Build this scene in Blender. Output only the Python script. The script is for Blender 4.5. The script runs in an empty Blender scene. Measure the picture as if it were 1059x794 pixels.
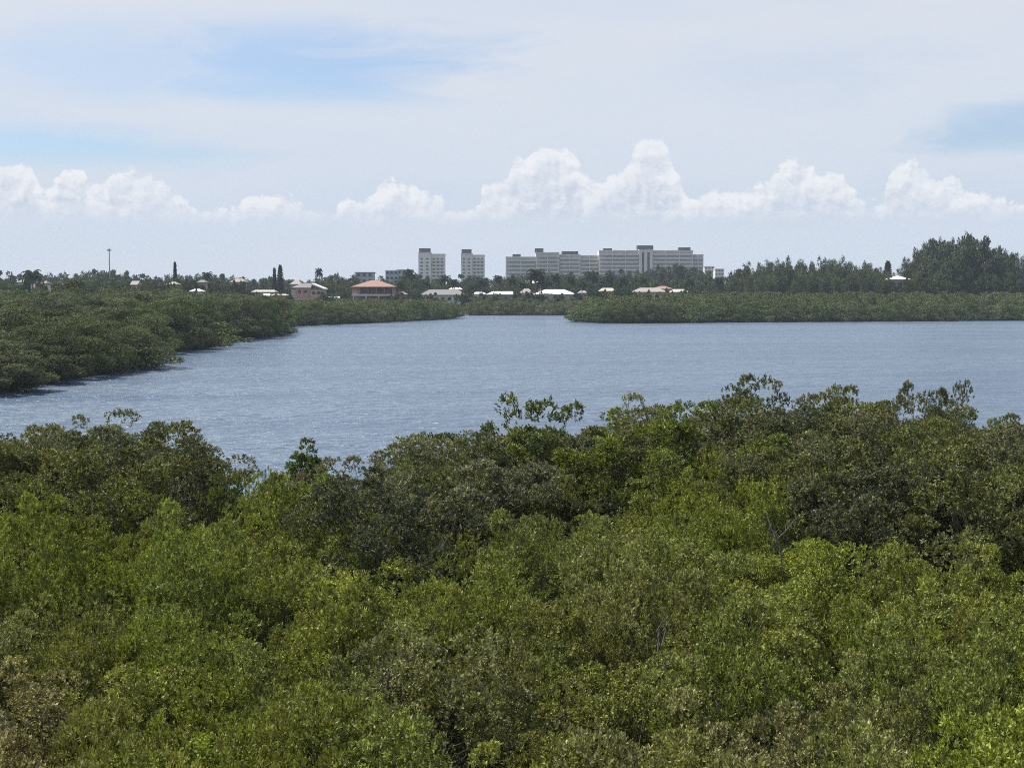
import bpy, math, random
import numpy as np
from mathutils import Vector, Matrix

SC = bpy.context.scene
COL = SC.collection
R = math.radians
EYE = 10.0            # camera height above the water
F = 1500.0            # focal length in pixels of the 1059 px wide photograph
HOR = 298.0           # row of the true horizon
CX, CY = 529.5, 397.0
PITCH = math.atan((CY - HOR) / F)

# ------------------------------------------------------------------ camera
cam = bpy.data.cameras.new('camera')
camo = bpy.data.objects.new('camera', cam)
COL.objects.link(camo)
camo.location = (0, 0, EYE)
camo.rotation_euler = (math.pi / 2 - PITCH, 0, 0)
cam.sensor_width = 36.0
cam.lens = 36.0 * F / 1059.0
cam.clip_start = 0.5
cam.clip_end = 60000
SC.camera = camo

# ------------------------------------------------------------------ exposure, render
SC.view_settings.view_transform = 'Standard'
SC.view_settings.look = 'None'
SC.view_settings.exposure = 0.35
SC.view_settings.gamma = 1.0
SC.view_settings.use_curve_mapping = False
cy = SC.cycles
cy.filter_width = 1.05
cy.max_bounces = 5
cy.diffuse_bounces = 2
cy.glossy_bounces = 2
cy.transmission_bounces = 3
cy.volume_bounces = 1
cy.caustics_reflective = False
cy.caustics_refractive = False
cy.sample_clamp_indirect = 4.0
cy.use_denoising = False
try:
    cy.denoising_prefilter = 'ACCURATE'
except Exception:
    pass

# ------------------------------------------------------------------ light
SUN_EL, SUN_AZ = R(55), R(-68)      # azimuth from +Y, clockwise positive: the sun stands high, to the left and ahead
sd = Vector((math.sin(SUN_AZ) * math.cos(SUN_EL), math.cos(SUN_AZ) * math.cos(SUN_EL), math.sin(SUN_EL)))
sun = bpy.data.lights.new('sun', 'SUN')
sun.energy = 5.0
sun.angle = R(0.6)
sun.color = (1.0, 0.955, 0.88)
suno = bpy.data.objects.new('sun', sun)
COL.objects.link(suno)
suno.rotation_euler = sd.to_track_quat('Z', 'Y').to_euler()
suno.location = sd * 300


def pix_dir(px, py):
    """world direction of a photo pixel"""
    v = Vector((px - CX, F, -(py - CY)))
    v.rotate(Matrix.Rotation(-PITCH, 3, 'X'))
    return v.normalized()


def az_el(px, py):
    v = pix_dir(px, py)
    return math.atan2(v.x, v.y), math.asin(v.z)


class NT:
    """small helper to write node trees"""
    def __init__(self, nt):
        self.nt = nt

    def n(self, t, **kw):
        nd = self.nt.nodes.new(t)
        for k, v in kw.items():
            setattr(nd, k, v)
        return nd

    def put(self, sock, v):
        if v is None:
            return
        if hasattr(v, 'is_output'):
            self.nt.links.new(v, sock)
        else:
            sock.default_value = v

    def m(self, op, a, b=None, c=None, clamp=False):
        nd = self.n('ShaderNodeMath', operation=op, use_clamp=clamp)
        self.put(nd.inputs[0], a)
        self.put(nd.inputs[1], b)
        self.put(nd.inputs[2], c)
        return nd.outputs[0]

    def sstep(self, v, lo, hi, tmin=0.0, tmax=1.0):
        nd = self.n('ShaderNodeMapRange', interpolation_type='SMOOTHSTEP')
        self.put(nd.inputs[0], v)
        for i, x in zip((1, 2, 3, 4), (lo, hi, tmin, tmax)):
            self.put(nd.inputs[i], x)
        return nd.outputs[0]

    def mixc(self, f, a, b):
        nd = self.n('ShaderNodeMix', data_type='RGBA')
        self.put(nd.inputs['Factor'], f)
        self.put(nd.inputs[6], a)
        self.put(nd.inputs[7], b)
        return nd.outputs[2]

    def xyz(self, x, y, z=0.0):
        nd = self.n('ShaderNodeCombineXYZ')
        for i, v in enumerate((x, y, z)):
            self.put(nd.inputs[i], v)
        return nd.outputs[0]

    def noise(self, vec, scale, detail=3, rough=0.5, dist=0.0, dim='3D'):
        nd = self.n('ShaderNodeTexNoise', noise_dimensions=dim)
        self.put(nd.inputs['Vector'], vec)
        nd.inputs['Scale'].default_value = scale
        nd.inputs['Detail'].default_value = detail
        nd.inputs['Roughness'].default_value = rough
        nd.inputs['Distortion'].default_value = dist
        return nd.outputs[0]

    def voro(self, vec, scale, smooth=0.6):
        nd = self.n('ShaderNodeTexVoronoi', voronoi_dimensions='2D', feature='SMOOTH_F1')
        self.put(nd.inputs['Vector'], vec)
        nd.inputs['Scale'].default_value = scale
        nd.inputs['Smoothness'].default_value = smooth
        return nd.outputs['Distance']


# ------------------------------------------------------------------ sky (world)
def make_world():
    w = bpy.data.worlds.new('World')
    SC.world = w
    w.use_nodes = True
    nt = w.node_tree
    nt.nodes.clear()
    T = NT(nt)
    sky = T.n('ShaderNodeTexSky', sky_type='NISHITA')
    sky.sun_disc = False
    sky.sun_elevation = SUN_EL
    sky.sun_rotation = SUN_AZ
    sky.altitude = 10
    sky.air_density = 1.0
    sky.dust_density = 1.2
    sky.ozone_density = 1.5
    tc = T.n('ShaderNodeTexCoord')
    sep = T.n('ShaderNodeSeparateXYZ')
    nt.links.new(tc.outputs['Generated'], sep.inputs[0])
    az = T.m('ARCTAN2', sep.outputs[0], sep.outputs[1])
    el = T.m('ARCSINE', sep.outputs[2])

    # thin high veil, with a few openings of bluer sky in it
    vv = T.xyz(T.m('MULTIPLY', az, 1.0), T.m('MULTIPLY', el, 4.2), 0.3)
    n1 = T.noise(vv, 3.2, 5, 0.55, 0.5)
    n2 = T.noise(vv, 11.0, 4, 0.6, 1.0)
    wob = T.m('MULTIPLY', T.m('SUBTRACT', n2, 0.5), 0.22)
    wob2 = T.m('MULTIPLY', T.m('SUBTRACT', n1, 0.5), 0.13)
    openings = None
    # (px, py, half width px, half height px, tilt, strength)
    for (px, py, hw, hh, tilt, st) in [(310, 58, 165, 36, -0.02, 1.0), (110, 55, 170, 36, 0.05, 0.55), (30, 143, 170, 22, -0.06, 1.0),
                                       (1040, 133, 95, 18, 0.0, 0.9), (820, 70, 120, 26, 0.0, 0.22), (560, 8, 260, 20, 0, .12), (740, 210, 420, 26, 0, .18)]:
        a0, e0 = az_el(px, py)
        da = T.m('ADD', T.m('SUBTRACT', az, a0), wob)
        de = T.m('ADD', T.m('SUBTRACT', el, e0), T.m('MULTIPLY', wob2, 0.45))
        de = T.m('SUBTRACT', de, T.m('MULTIPLY', da, tilt))
        u = T.m('DIVIDE', da, 1.15 * hw / F)
        v = T.m('DIVIDE', de, 1.15 * hh / F)
        r = T.m('SQRT', T.m('ADD', T.m('MULTIPLY', u, u), T.m('MULTIPLY', v, v)))
        k = T.m('MULTIPLY', T.sstep(r, 0.15, 1.35, 1.0, 0.0), st)
        openings = k if openings is None else T.m('MAXIMUM', openings, k)
    away = T.sstep(T.m('ABSOLUTE', az), 0.38, 0.6)          # the rest of the sky dome: broken veil
    broken = T.m('MULTIPLY', away, T.sstep(n1, 0.42, 0.62))
    openings = T.m('MAXIMUM', openings, T.m('MULTIPLY', broken, 0.7))
    veil = T.m('SUBTRACT', T.m('ADD', 0.93, T.m('MULTIPLY', T.m('SUBTRACT', n2, 0.5), 0.14)), T.m('MULTIPLY', openings, 0.62), clamp=True)
    high = T.sstep(el, 0.02, 0.20)
    vcol = T.mixc(high, (5.05, 5.60, 6.60, 1), (5.70, 6.02, 6.60, 1))
    bright = T.sstep(n1, 0.3, 0.75)
    vcol = T.mixc(T.m('MULTIPLY', bright, 0.35), vcol, (6.0, 6.2, 6.5, 1))
    vcol = T.mixc(T.sstep(el, 0.22, 0.8), vcol, (2.2, 2.7, 3.7, 1))
    blue = T.n('ShaderNodeVectorMath', operation='MULTIPLY')      # thin bright haze over the clear blue as well
    nt.links.new(sky.outputs[0], blue.inputs[0])
    blue.inputs[1].default_value = (0.74, 0.93, 1.16)
    base = T.mixc(veil, blue.outputs[0], vcol)

    # cumulus line low over the horizon
    prof = [(0, 170), (10, 164), (24, 164), (34, 172), (40, 190), (52, 194), (60, 182), (68, 173), (84, 173), (94, 188), (106, 190), (114, 180), (124, 176), (146, 176),
            (158, 182), (172, 192), (188, 202), (205, 212), (225, 216), (240, 214), (250, 204), (262, 199), (290, 199), (306, 203), (320, 214), (342, 218),
            (352, 208), (372, 206), (384, 199), (392, 188), (405, 186), (424, 187), (436, 197), (455, 204), (468, 214), (482, 216), (494, 207), (502, 192), (522, 188),
            (527, 172), (533, 160), (548, 156), (562, 149), (584, 149), (596, 158), (602, 178), (614, 184), (630, 178), (640, 176), (648, 164), (657, 150),
            (667, 141), (682, 142), (690, 152), (697, 172), (706, 190), (718, 204), (732, 195), (756, 192), (780, 192), (793, 186), (806, 172), (818, 166), (840, 166),
            (848, 180), (864, 176), (876, 186), (892, 203), (912, 206), (918, 180), (928, 168), (948, 168), (962, 178), (980, 182), (996, 192),
            (1020, 198), (1040, 206), (1059, 212), (1090, 200)]
    A0, A1, EM = -0.42, 0.42, 0.13
    fc = T.n('ShaderNodeFloatCurve')
    cu = fc.mapping.curves[0]
    fc.mapping.extend = 'HORIZONTAL'
    pts = []
    for px, py in prof:
        a, e = az_el(px, py)
        pts.append(((a - A0) / (A1 - A0), e / EM))
    pts = [(0.0, 0.55)] + pts + [(1.0, 0.6)]
    cu.points[0].location = pts[0]
    cu.points[1].location = pts[-1]
    for p in pts[1:-1]:
        cu.points.new(*p)
    for p in cu.points:
        p.handle_type = 'AUTO_CLAMPED'
    fc.mapping.update()

    g = bpy.data.node_groups.new('billow', 'ShaderNodeTree')
    g.interface.new_socket('Vector', in_out='INPUT', socket_type='NodeSocketVector')
    g.interface.new_socket('Value', in_out='OUTPUT', socket_type='NodeSocketFloat')
    G = NT(g)
    gi, go = G.n('NodeGroupInput'), G.n('NodeGroupOutput')
    warp = G.n('ShaderNodeTexNoise', noise_dimensions='2D')
    g.links.new(gi.outputs[0], warp.inputs['Vector'])
    warp.inputs['Scale'].default_value = 90
    warp.inputs['Detail'].default_value = 3
    va = G.n('ShaderNodeVectorMath', operation='MULTIPLY_ADD')
    g.links.new(warp.outputs['Color'], va.inputs[0])
    va.inputs[1].default_value = (0.009, 0.009, 0)
    g.links.new(gi.outputs[0], va.inputs[2])
    v1 = G.voro(va.outputs[0], 60, 0.8)
    v2 = G.voro(va.outputs[0], 135, 0.7)
    v3 = G.voro(va.outputs[0], 330, 0.6)
    n3 = G.noise(va.outputs[0], 260, 4, 0.62, 0.0, '2D')
    s = G.m('ADD', G.m('MULTIPLY', v1, 0.62), G.m('MULTIPLY', v2, 0.34))
    s = G.m('ADD', s, G.m('MULTIPLY', v3, 0.17))
    s = G.m('SUBTRACT', G.m('MULTIPLY', G.m('SUBTRACT', n3, 0.5), 0.42), s)
    g.links.new(G.m('ADD', s, 0.40), go.inputs[0])

    def billow(dx, dy):
        nd = T.n('ShaderNodeGroup')
        nd.node_tree = g
        nt.links.new(T.xyz(T.m('ADD', az, dx), T.m('MULTIPLY', T.m('ADD', el, dy), 1.15)), nd.inputs[0])
        return nd.outputs[0]

    def height(dx, dy, b):
        t = T.m('DIVIDE', T.m('SUBTRACT', T.m('ADD', az, dx), A0), A1 - A0)
        nd = fc if dx == 0 else T.n('ShaderNodeFloatCurve')
        if dx != 0:
            nd.mapping.extend = 'HORIZONTAL'
            c2 = nd.mapping.curves[0]
            c2.points[0].location = pts[0]
            c2.points[1].location = pts[-1]
            for p in pts[1:-1]:
                c2.points.new(*p)
            for p in c2.points:
                p.handle_type = 'AUTO_CLAMPED'
            nd.mapping.update()
        T.put(nd.inputs['Value'], t)
        pr = T.m('MULTIPLY', nd.outputs[0], EM)
        h = T.m('SUBTRACT', pr, T.m('ADD', el, dy))
        return T.m('ADD', h, T.m('MULTIPLY', T.m('SUBTRACT', b, 0.06), 0.0150))

    b0 = billow(0, 0)
    b1 = billow(-0.0030, 0.0042)
    h0 = height(0, 0, b0)
    mask = T.sstep(h0, -0.0012, 0.0026)
    ebase = az_el(530, 231)[1]
    lowfade = T.sstep(T.m('ADD', el, T.m('MULTIPLY', b0, 0.008)), ebase - 0.004, ebase + 0.014)
    # lit where the cloud thins towards the sun (up and to the left)
    lit = T.m('MULTIPLY', T.m('SUBTRACT', b0, b1), 1.5)
    rim = T.sstep(h0, 0.0, 0.034, 0.42, -0.22)
    lit = T.m('ADD', T.m('ADD', lit, rim), 0.46, clamp=True)
    ccol = T.mixc(lit, (4.7, 5.15, 6.05, 1), (7.0, 7.1, 7.3, 1))
    patchy = T.sstep(T.noise(T.xyz(T.m('MULTIPLY', az, 1.0), T.m('MULTIPLY', el, 1.6), 2.0), 22.0, 4, 0.6, 0.4), 0.30, 0.56, 0.55, 0.86)
    fac = T.m('MULTIPLY', T.m('MULTIPLY', mask, lowfade), patchy)
    base = T.mixc(fac, base, ccol)
    # pale bluish air under the cloud line
    bg = T.n('ShaderNodeBackground')
    bg.inputs['Strength'].default_value = 0.1
    nt.links.new(base, bg.inputs[0])
    out = T.n('ShaderNodeOutputWorld')
    nt.links.new(bg.outputs[0], out.inputs[0])
    w.cycles.sampling_method = 'MANUAL'
    w.cycles.sample_map_resolution = 512


make_world()

# ------------------------------------------------------------------ materials
MATS = {}


def new_mat(name):
    m = bpy.data.materials.new(name)
    m.use_nodes = True
    m.node_tree.nodes.clear()
    MATS[name] = m
    T = NT(m.node_tree)
    T.out = T.n('ShaderNodeOutputMaterial')
    return m, T


def plain(name, col, rough=0.7, var=0.12, scale=0.6, spec=0.3, metal=0.0):
    m, T = new_mat(name)
    tc = T.n('ShaderNodeTexCoord')
    n = T.noise(tc.outputs['Object'], scale, 5, 0.6)
    a = tuple(c * (1 - var) for c in col) + (1,)
    b = tuple(min(1, c * (1 + var)) for c in col) + (1,)
    c = T.mixc(n, a, b)
    p = T.n('ShaderNodeBsdfPrincipled')
    T.put(p.inputs['Base Color'], c)
    p.inputs['Roughness'].default_value = rough
    p.inputs['Specular IOR Level'].default_value = spec
    p.inputs['Metallic'].default_value = metal
    m.node_tree.links.new(p.outputs[0], T.out.inputs[0])
    return m


def leaf_mat(name, rough=0.45, spec=0.4, trans=0.25):
    """leaf colour = the plant's own colour (object colour) times a per-leaf tint"""
    m, T = new_mat(name)
    oi = T.n('ShaderNodeObjectInfo')
    at = T.n('ShaderNodeAttribute', attribute_name='tint')
    at2 = T.n('ShaderNodeAttribute', attribute_name='dry')
    k = T.n('ShaderNodeVectorMath', operation='SCALE')
    T.put(k.inputs[0], oi.outputs['Color'])
    T.put(k.inputs['Scale'], at.outputs['Fac'])
    c = T.mixc(at2.outputs['Fac'], k.outputs[0], (0.20, 0.155, 0.062, 1))
    p = T.n('ShaderNodeBsdfPrincipled')
    T.put(p.inputs['Base Color'], c)
    p.inputs['Roughness'].default_value = rough
    p.inputs['Specular IOR Level'].default_value = spec
    tr = T.n('ShaderNodeBsdfTranslucent')
    hs = T.n('ShaderNodeVectorMath', operation='MULTIPLY')
    T.put(hs.inputs[0], c)
    hs.inputs[1].default_value = (1.5, 1.6, 0.6)
    T.put(tr.inputs[0], hs.outputs[0])
    mx = T.n('ShaderNodeMixShader')
    mx.inputs[0].default_value = trans
    T.put(mx.inputs[1], p.outputs[0])
    T.put(mx.inputs[2], tr.outputs[0])
    T.put(T.out.inputs[0], mx.outputs[0])
    return m


leaf_mat('leaf', 0.55, 0.28, 0.18)
leaf_mat('far_leaf', 0.7, 0.15, 0.12)
plain('bark', (0.10, 0.085, 0.07), 0.9, 0.35, 4)
plain('dead_wood', (0.13, 0.115, 0.10), 0.9, 0.3, 4)
plain('palm_bark', (0.16, 0.14, 0.115), 0.9, 0.3, 2)
plain('mud', (0.05, 0.042, 0.03), 0.95, 0.4, 0.5)
plain('white_wall', (0.72, 0.69, 0.64), 0.75, 0.07, 0.15)
plain('grey_wall', (0.64, 0.63, 0.58), 0.8, 0.08, 0.15)
plain('pink_wall', (0.50, 0.30, 0.28), 0.8, 0.08, 0.3)
plain('cream_wall', (0.55, 0.48, 0.36), 0.8, 0.08, 0.3)
plain('teal_wall', (0.10, 0.30, 0.30), 0.7, 0.1, 0.3)
plain('white_roof', (0.80, 0.79, 0.77), 0.6, 0.05, 0.3)
plain('cream_roof', (0.50, 0.47, 0.39), 0.7, 0.06, 0.3)
plain('grey_roof', (0.25, 0.235, 0.225), 0.85, 0.12, 0.5)
plain('dark_roof', (0.085, 0.085, 0.095), 0.85, 0.15, 0.5)
plain('tan_roof', (0.36, 0.32, 0.29), 0.85, 0.12, 0.8)
plain('blue_cladding', (0.36, 0.42, 0.47), 0.5, 0.08, 0.3)
plain('slab_white', (0.66, 0.645, 0.62), 0.7, 0.05, 0.3)
plain('steel', (0.30, 0.31, 0.32), 0.5, 0.1, 1.0, 0.5, 0.5)
plain('seawall_concrete', (0.34, 0.33, 0.30), 0.9, 0.2, 0.7)
plain('boat_white', (0.75, 0.75, 0.74), 0.35, 0.04, 1.0, 0.5)
plain('dark_blue', (0.03, 0.05, 0.09), 0.4, 0.1, 1.0, 0.5)


def glass_mat():
    m, T = new_mat('window_glass')
    p = T.n('ShaderNodeBsdfPrincipled')
    p.inputs['Base Color'].default_value = (0.035, 0.045, 0.055, 1)
    p.inputs['Roughness'].default_value = 0.12
    p.inputs['Specular IOR Level'].default_value = 0.6
    T.put(T.out.inputs[0], p.outputs[0])


def tile_mat():
    m, T = new_mat('terracotta_roof')
    tc = T.n('ShaderNodeTexCoord')
    n = T.noise(tc.outputs['Object'], 1.2, 5, 0.65)
    w = T.n('ShaderNodeTexWave', wave_type='BANDS', bands_direction='Z')
    T.put(w.inputs['Vector'], tc.outputs['Object'])
    w.inputs['Scale'].default_value = 1.3
    c = T.mixc(n, (0.29, 0.165, 0.125, 1), (0.42, 0.26, 0.20, 1))
    c = T.mixc(T.m('MULTIPLY', w.outputs['Fac'], 0.3), c, (0.30, 0.165, 0.125, 1))
    p = T.n('ShaderNodeBsdfPrincipled')
    T.put(p.inputs['Base Color'], c)
    p.inputs['Roughness'].default_value = 0.85
    T.put(T.out.inputs[0], p.outputs[0])


def water_mat():
    m, T = new_mat('lagoon_water')
    tc = T.n('ShaderNodeTexCoord')
    mp = T.n('ShaderNodeMapping')
    T.put(mp.inputs[0], tc.outputs['Object'])
    mp.inputs['Rotation'].default_value = (0, 0, R(12))
    mp.inputs['Scale'].default_value = (0.6, 1.0, 1.0)      # crests lie across the wind
    v = mp.outputs[0]
    swell = T.noise(v, 0.14, 3, 0.5, 0.6)
    chop = T.noise(v, 0.75, 4, 0.6, 0.8)
    rip = T.noise(v, 3.2, 3, 0.6, 0.3)
    mp2 = T.n('ShaderNodeMapping')
    T.put(mp2.inputs[0], tc.outputs['Object'])
    mp2.inputs['Rotation'].default_value = (0, 0, R(8))
    mp2.inputs['Scale'].default_value = (0.28, 1.0, 1.0)
    gust = T.noise(mp2.outputs[0], 0.035, 5, 0.62, 1.2)       # wind lanes
    gust = T.sstep(gust, 0.38, 0.62)
    h = T.m('ADD', T.m('MULTIPLY', swell, 1.1), T.m('MULTIPLY', chop, 0.88))
    h = T.m('ADD', h, T.m('MULTIPLY', rip, 0.13))
    amp = T.m('ADD', 0.85, T.m('MULTIPLY', gust, 0.35))
    h = T.m('MULTIPLY', h, amp)
    b = T.n('ShaderNodeBump')
    b.inputs['Strength'].default_value = 1.0
    b.inputs['Distance'].default_value = 1.0
    T.put(b.inputs['Height'], h)
    p = T.n('ShaderNodeBsdfPrincipled')
    c = T.mixc(gust, (0.085, 0.130, 0.195, 1), (0.125, 0.175, 0.240, 1))
    T.put(p.inputs['Base Color'], c)
    p.inputs['IOR'].default_value = 1.333
    p.inputs['Specular IOR Level'].default_value = 0.5
    T.put(p.inputs['Roughness'], T.m('ADD', 0.25, T.m('MULTIPLY', gust, 0.08)))
    T.put(p.inputs['Normal'], b.outputs[0])
    T.put(T.out.inputs[0], p.outputs[0])


def ground_mat():
    m, T = new_mat('ground_soil')
    tc = T.n('ShaderNodeTexCoord')
    n = T.noise(tc.outputs['Object'], 0.06, 6, 0.6)
    n2 = T.noise(tc.outputs['Object'], 2.0, 4, 0.6)
    c = T.mixc(T.sstep(n, 0.4, 0.6), (0.045, 0.04, 0.028, 1), (0.05, 0.065, 0.025, 1))
    c = T.mixc(T.m('MULTIPLY', n2, 0.5), c, (0.03, 0.025, 0.018, 1))
    p = T.n('ShaderNodeBsdfPrincipled')
    T.put(p.inputs['Base Color'], c)
    p.inputs['Roughness'].default_value = 0.95
    T.put(T.out.inputs[0], p.outputs[0])


plain('pale_glass', (0.38, 0.38, 0.37), 0.35, 0.3, 0.12, 0.5)  # pale glass tone, lowers the contrast of the far window bands
glass_mat(); tile_mat(); water_mat(); ground_mat()


# ------------------------------------------------------------------ mesh helpers
class MB:
    def __init__(self):
        self.v, self.f = [], []

    def add(self, vs, fs):
        o = len(self.v)
        self.v += [tuple(p) for p in vs]
        self.f += [tuple(i + o for i in f) for f in fs]
        return self

    def box(self, x0, x1, y0, y1, z0, z1):
        vs = [(x, y, z) for z in (z0, z1) for y in (y0, y1) for x in (x0, x1)]
        return self.add(vs, [(0, 2, 3, 1), (4, 5, 7, 6), (0, 1, 5, 4), (2, 6, 7, 3), (0, 4, 6, 2), (1, 3, 7, 5)])

    def prism(self, pts, z0, z1):
        n = len(pts)
        vs = [(p[0], p[1], z0) for p in pts] + [(p[0], p[1], z1) for p in pts]
        fs = [tuple(range(n - 1, -1, -1)), tuple(range(n, 2 * n))]
        fs += [(i, (i + 1) % n, n + (i + 1) % n, n + i) for i in range(n)]
        return self.add(vs, fs)

    def tube(self, path, radii, k=6):
        path = [Vector(p) for p in path]
        vs, fs = [], []
        for i, p in enumerate(path):
            t = (path[min(i + 1, len(path) - 1)] - path[max(i - 1, 0)]).normalized()
            a = t.cross(Vector((0.3, 1, 0.1))).normalized()
            b = t.cross(a)
            for j in range(k):
                an = 2 * math.pi * j / k
                vs.append(p + (a * math.cos(an) + b * math.sin(an)) * radii[i])
        for i in range(len(path) - 1):
            for j in range(k):
                fs.append((i * k + j, i * k + (j + 1) % k, (i + 1) * k + (j + 1) % k, (i + 1) * k + j))
        fs.append(tuple(range(k - 1, -1, -1)))
        fs.append(tuple((len(path) - 1) * k + j for j in range(k)))
        return self.add(vs, fs)

    def hip(self, x0, x1, y0, y1, z0, z1, ridge, th=0.25, ax='x'):
        """hip roof with a fascia of thickness th; ridge = half length of the ridge"""
        cx_, cy_ = (x0 + x1) / 2, (y0 + y1) / 2
        b = [(x0, y0), (x1, y0), (x1, y1), (x0, y1)]
        vs = [(x, y, z0) for x, y in b] + [(x, y, z0 + th) for x, y in b]
        if ax == 'x':
            vs += [(cx_ - ridge, cy_, z1), (cx_ + ridge, cy_, z1)]
            top = [(4, 5, 9, 8), (5, 6, 9), (6, 7, 8, 9), (7, 4, 8)]
        else:
            vs += [(cx_, cy_ - ridge, z1), (cx_, cy_ + ridge, z1)]
            top = [(4, 5, 8), (5, 6, 9, 8), (6, 7, 9), (7, 4, 8, 9)]
        return self.add(vs, [(3, 2, 1, 0), (0, 1, 5, 4), (1, 2, 6, 5), (2, 3, 7, 6), (3, 0, 4, 7)] + top)

    def mesh(self, name, mat):
        me = bpy.data.meshes.new(name)
        me.from_pydata(self.v, [], self.f)
        me.materials.append(MATS[mat])
        me.update()
        return me

    def build(self, name, mat, parent=None):
        o = bpy.data.objects.new(name, self.mesh(name, mat))
        COL.objects.link(o)
        if parent:
            o.parent = parent
        return o


def link(name, me, parent=None):
    o = bpy.data.objects.new(name, me)
    COL.objects.link(o)
    if parent:
        o.parent = parent
    return o


def tag(o, label=None, cat=None, group=None, kind=None):
    for k, v in (('label', label), ('category', cat), ('group', group), ('kind', kind)):
        if v:
            o[k] = v
    return o


def empty(name, loc=(0, 0, 0), rz=0.0):
    o = bpy.data.objects.new(name, None)
    o.empty_display_size = 0.3
    COL.objects.link(o)
    o.location = loc
    o.rotation_euler = (0, 0, rz)
    return o


def wx(px, Y):
    return (px - CX) / F * Y


def wz(py, Y):
    return EYE + (HOR - py) * Y / F


def proj(x, y, z):
    return CX + F * x / y, HOR + F * (EYE - z) / y


def shore_Y(py):
    return F * EYE / (py - HOR)


# ------------------------------------------------------------------ the setting
def structure(o):
    o['kind'] = 'structure'
    return o


FAR = 2300.0
g = MB()
g.add([(-1700, -150, -1), (1700, -150, -1), (1700, FAR, -1), (-1700, FAR, -1)], [(0, 1, 2, 3)])
structure(g.build('ground', 'ground_soil'))


def shore(pts):
    return [(wx(px, shore_Y(py)), shore_Y(py)) for px, py in pts]


# foreground marsh, we stand over it
fore = [(-60, -20), (60, -20), (60, 66), (34, 66), (24, 63), (8, 61), (-2, 60), (-8, 57), (-13, 58), (-22, 63), (-34, 66), (-60, 66)]
structure(MB().prism(fore, -1.0, 0.35).build('marsh_ground', 'mud'))
# left bank with its coves, tapering into the spit in the middle
left_shore = shore([(-60, 416), (0, 410), (36, 406), (44, 401), (95, 393), (150, 383), (155, 376), (150, 368), (212, 362), (214, 356), (250, 352),
                    (292, 348), (290, 342), (300, 337.5), (390, 334), (470, 330), (478, 328.5)])
left_poly = [(a - 2.6, b + 1.6) for a, b in left_shore] + [(wx(481, 530), 530), (wx(474, 575), 575), (wx(460, 640), 640), (-420, 640), (-420, 118)]
structure(MB().prism(left_poly, -1.0, 0.35).build('bank_ground', 'mud'))
right_front = shore([(597, 333.2), (640, 334.4), (760, 333.4), (900, 332.6), (1059, 331.4), (1250, 330.5)])
right_poly = [(a + (3 if a < 25 else 0), b + 3.0) for a, b in right_front] + [(330, 560), (100, 540), (30, 490), (22, 455)]
structure(MB().prism(right_poly, -1.0, 0.35).build('island_ground', 'mud'))
mid_front = [(wx(485, 536), 536), (wx(600, 538), 538), (wx(760, 575), 575), (300, 590)]
main_poly = [(-1690, 640.5), (wx(466, 640.5), 640.5), (wx(470, 700), 700), (wx(488, 700), 700), (wx(487, 560), 560)] + mid_front + [(1690, 590), (1690, FAR - 5), (-1690, FAR - 5)]
structure(MB().prism(main_poly, -1.0, 0.45).build('mainland_ground', 'ground_soil'))
w = MB()
w.add([(-1690, 40, 0), (1690, 40, 0), (1690, 760, 0), (-1690, 760, 0)], [(0, 1, 2, 3)])
structure(w.build('water', 'lagoon_water'))


# ------------------------------------------------------------------ foliage meshes
def unit(v):
    return v / np.maximum(np.linalg.norm(v, axis=1, keepdims=True), 1e-9)


def leaves_mesh(name, base, axis, L, W, tint, dry, mat, rng, flat=0.0, out=None):
    """one rhombus leaf per row: base point, direction, length, width"""
    n = len(base)
    axis = unit(axis)
    rnd = unit(rng.normal(size=(n, 3)) + np.array([0, 0, flat]))
    if out is not None:
        rnd = unit(rnd + out)
    side = unit(np.cross(axis, rnd))
    L = L[:, None]
    W = W[:, None]
    v = np.empty((n, 4, 3), np.float32)
    mid = base + axis * L * 0.55
    v[:, 0] = base
    v[:, 1] = mid + side * W * 0.5
    v[:, 2] = base + axis * L
    v[:, 3] = mid - side * W * 0.5
    me = bpy.data.meshes.new(name)
    me.vertices.add(n * 4)
    me.vertices.foreach_set('co', v.reshape(-1))
    me.loops.add(n * 4)
    me.loops.foreach_set('vertex_index', np.arange(n * 4, dtype=np.int32))
    me.polygons.add(n)
    me.polygons.foreach_set('loop_start', np.arange(0, n * 4, 4, dtype=np.int32))
    me.update(calc_edges=True)
    for nm, arr in (('tint', tint), ('dry', dry)):
        a = me.attributes.new(nm, 'FLOAT', 'FACE')
        a.data.foreach_set('value', arr.astype(np.float32))
    me.materials.append(MATS[mat])
    return me


def clump_centres(rng, n, Rr, H, z0, low=-0.25, lump=0.25, shell=(0.62, 1.0)):
    """clump centres over a lumpy dome of radius Rr and height H that starts at z0"""
    az = rng.uniform(0, 2 * np.pi, n)
    s = rng.uniform(low, 1.0, n)
    c = np.sqrt(np.clip(1 - s * s, 0, 1))
    ph = rng.uniform(0, 6.28, 4)
    rad = 1 + lump * (0.5 * np.sin(2 * az + ph[0]) + 0.35 * np.sin(3 * az + ph[1]) + 0.35 * np.sin(5 * az + ph[2]) * c) + rng.normal(0, 0.06, n)
    f = rng.uniform(*shell, n) ** 0.6 * rad
    d = np.stack([np.cos(az) * c, np.sin(az) * c, s], 1)
    p = d * f[:, None] * np.array([Rr, Rr, 1.0])
    p[:, 2] = np.where(d[:, 2] >= 0, z0 + (H - z0) * d[:, 2] * f, z0 + d[:, 2] * z0 * 0.9)
    return p, unit(d * np.array([1, 1, 0.8]))


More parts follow.
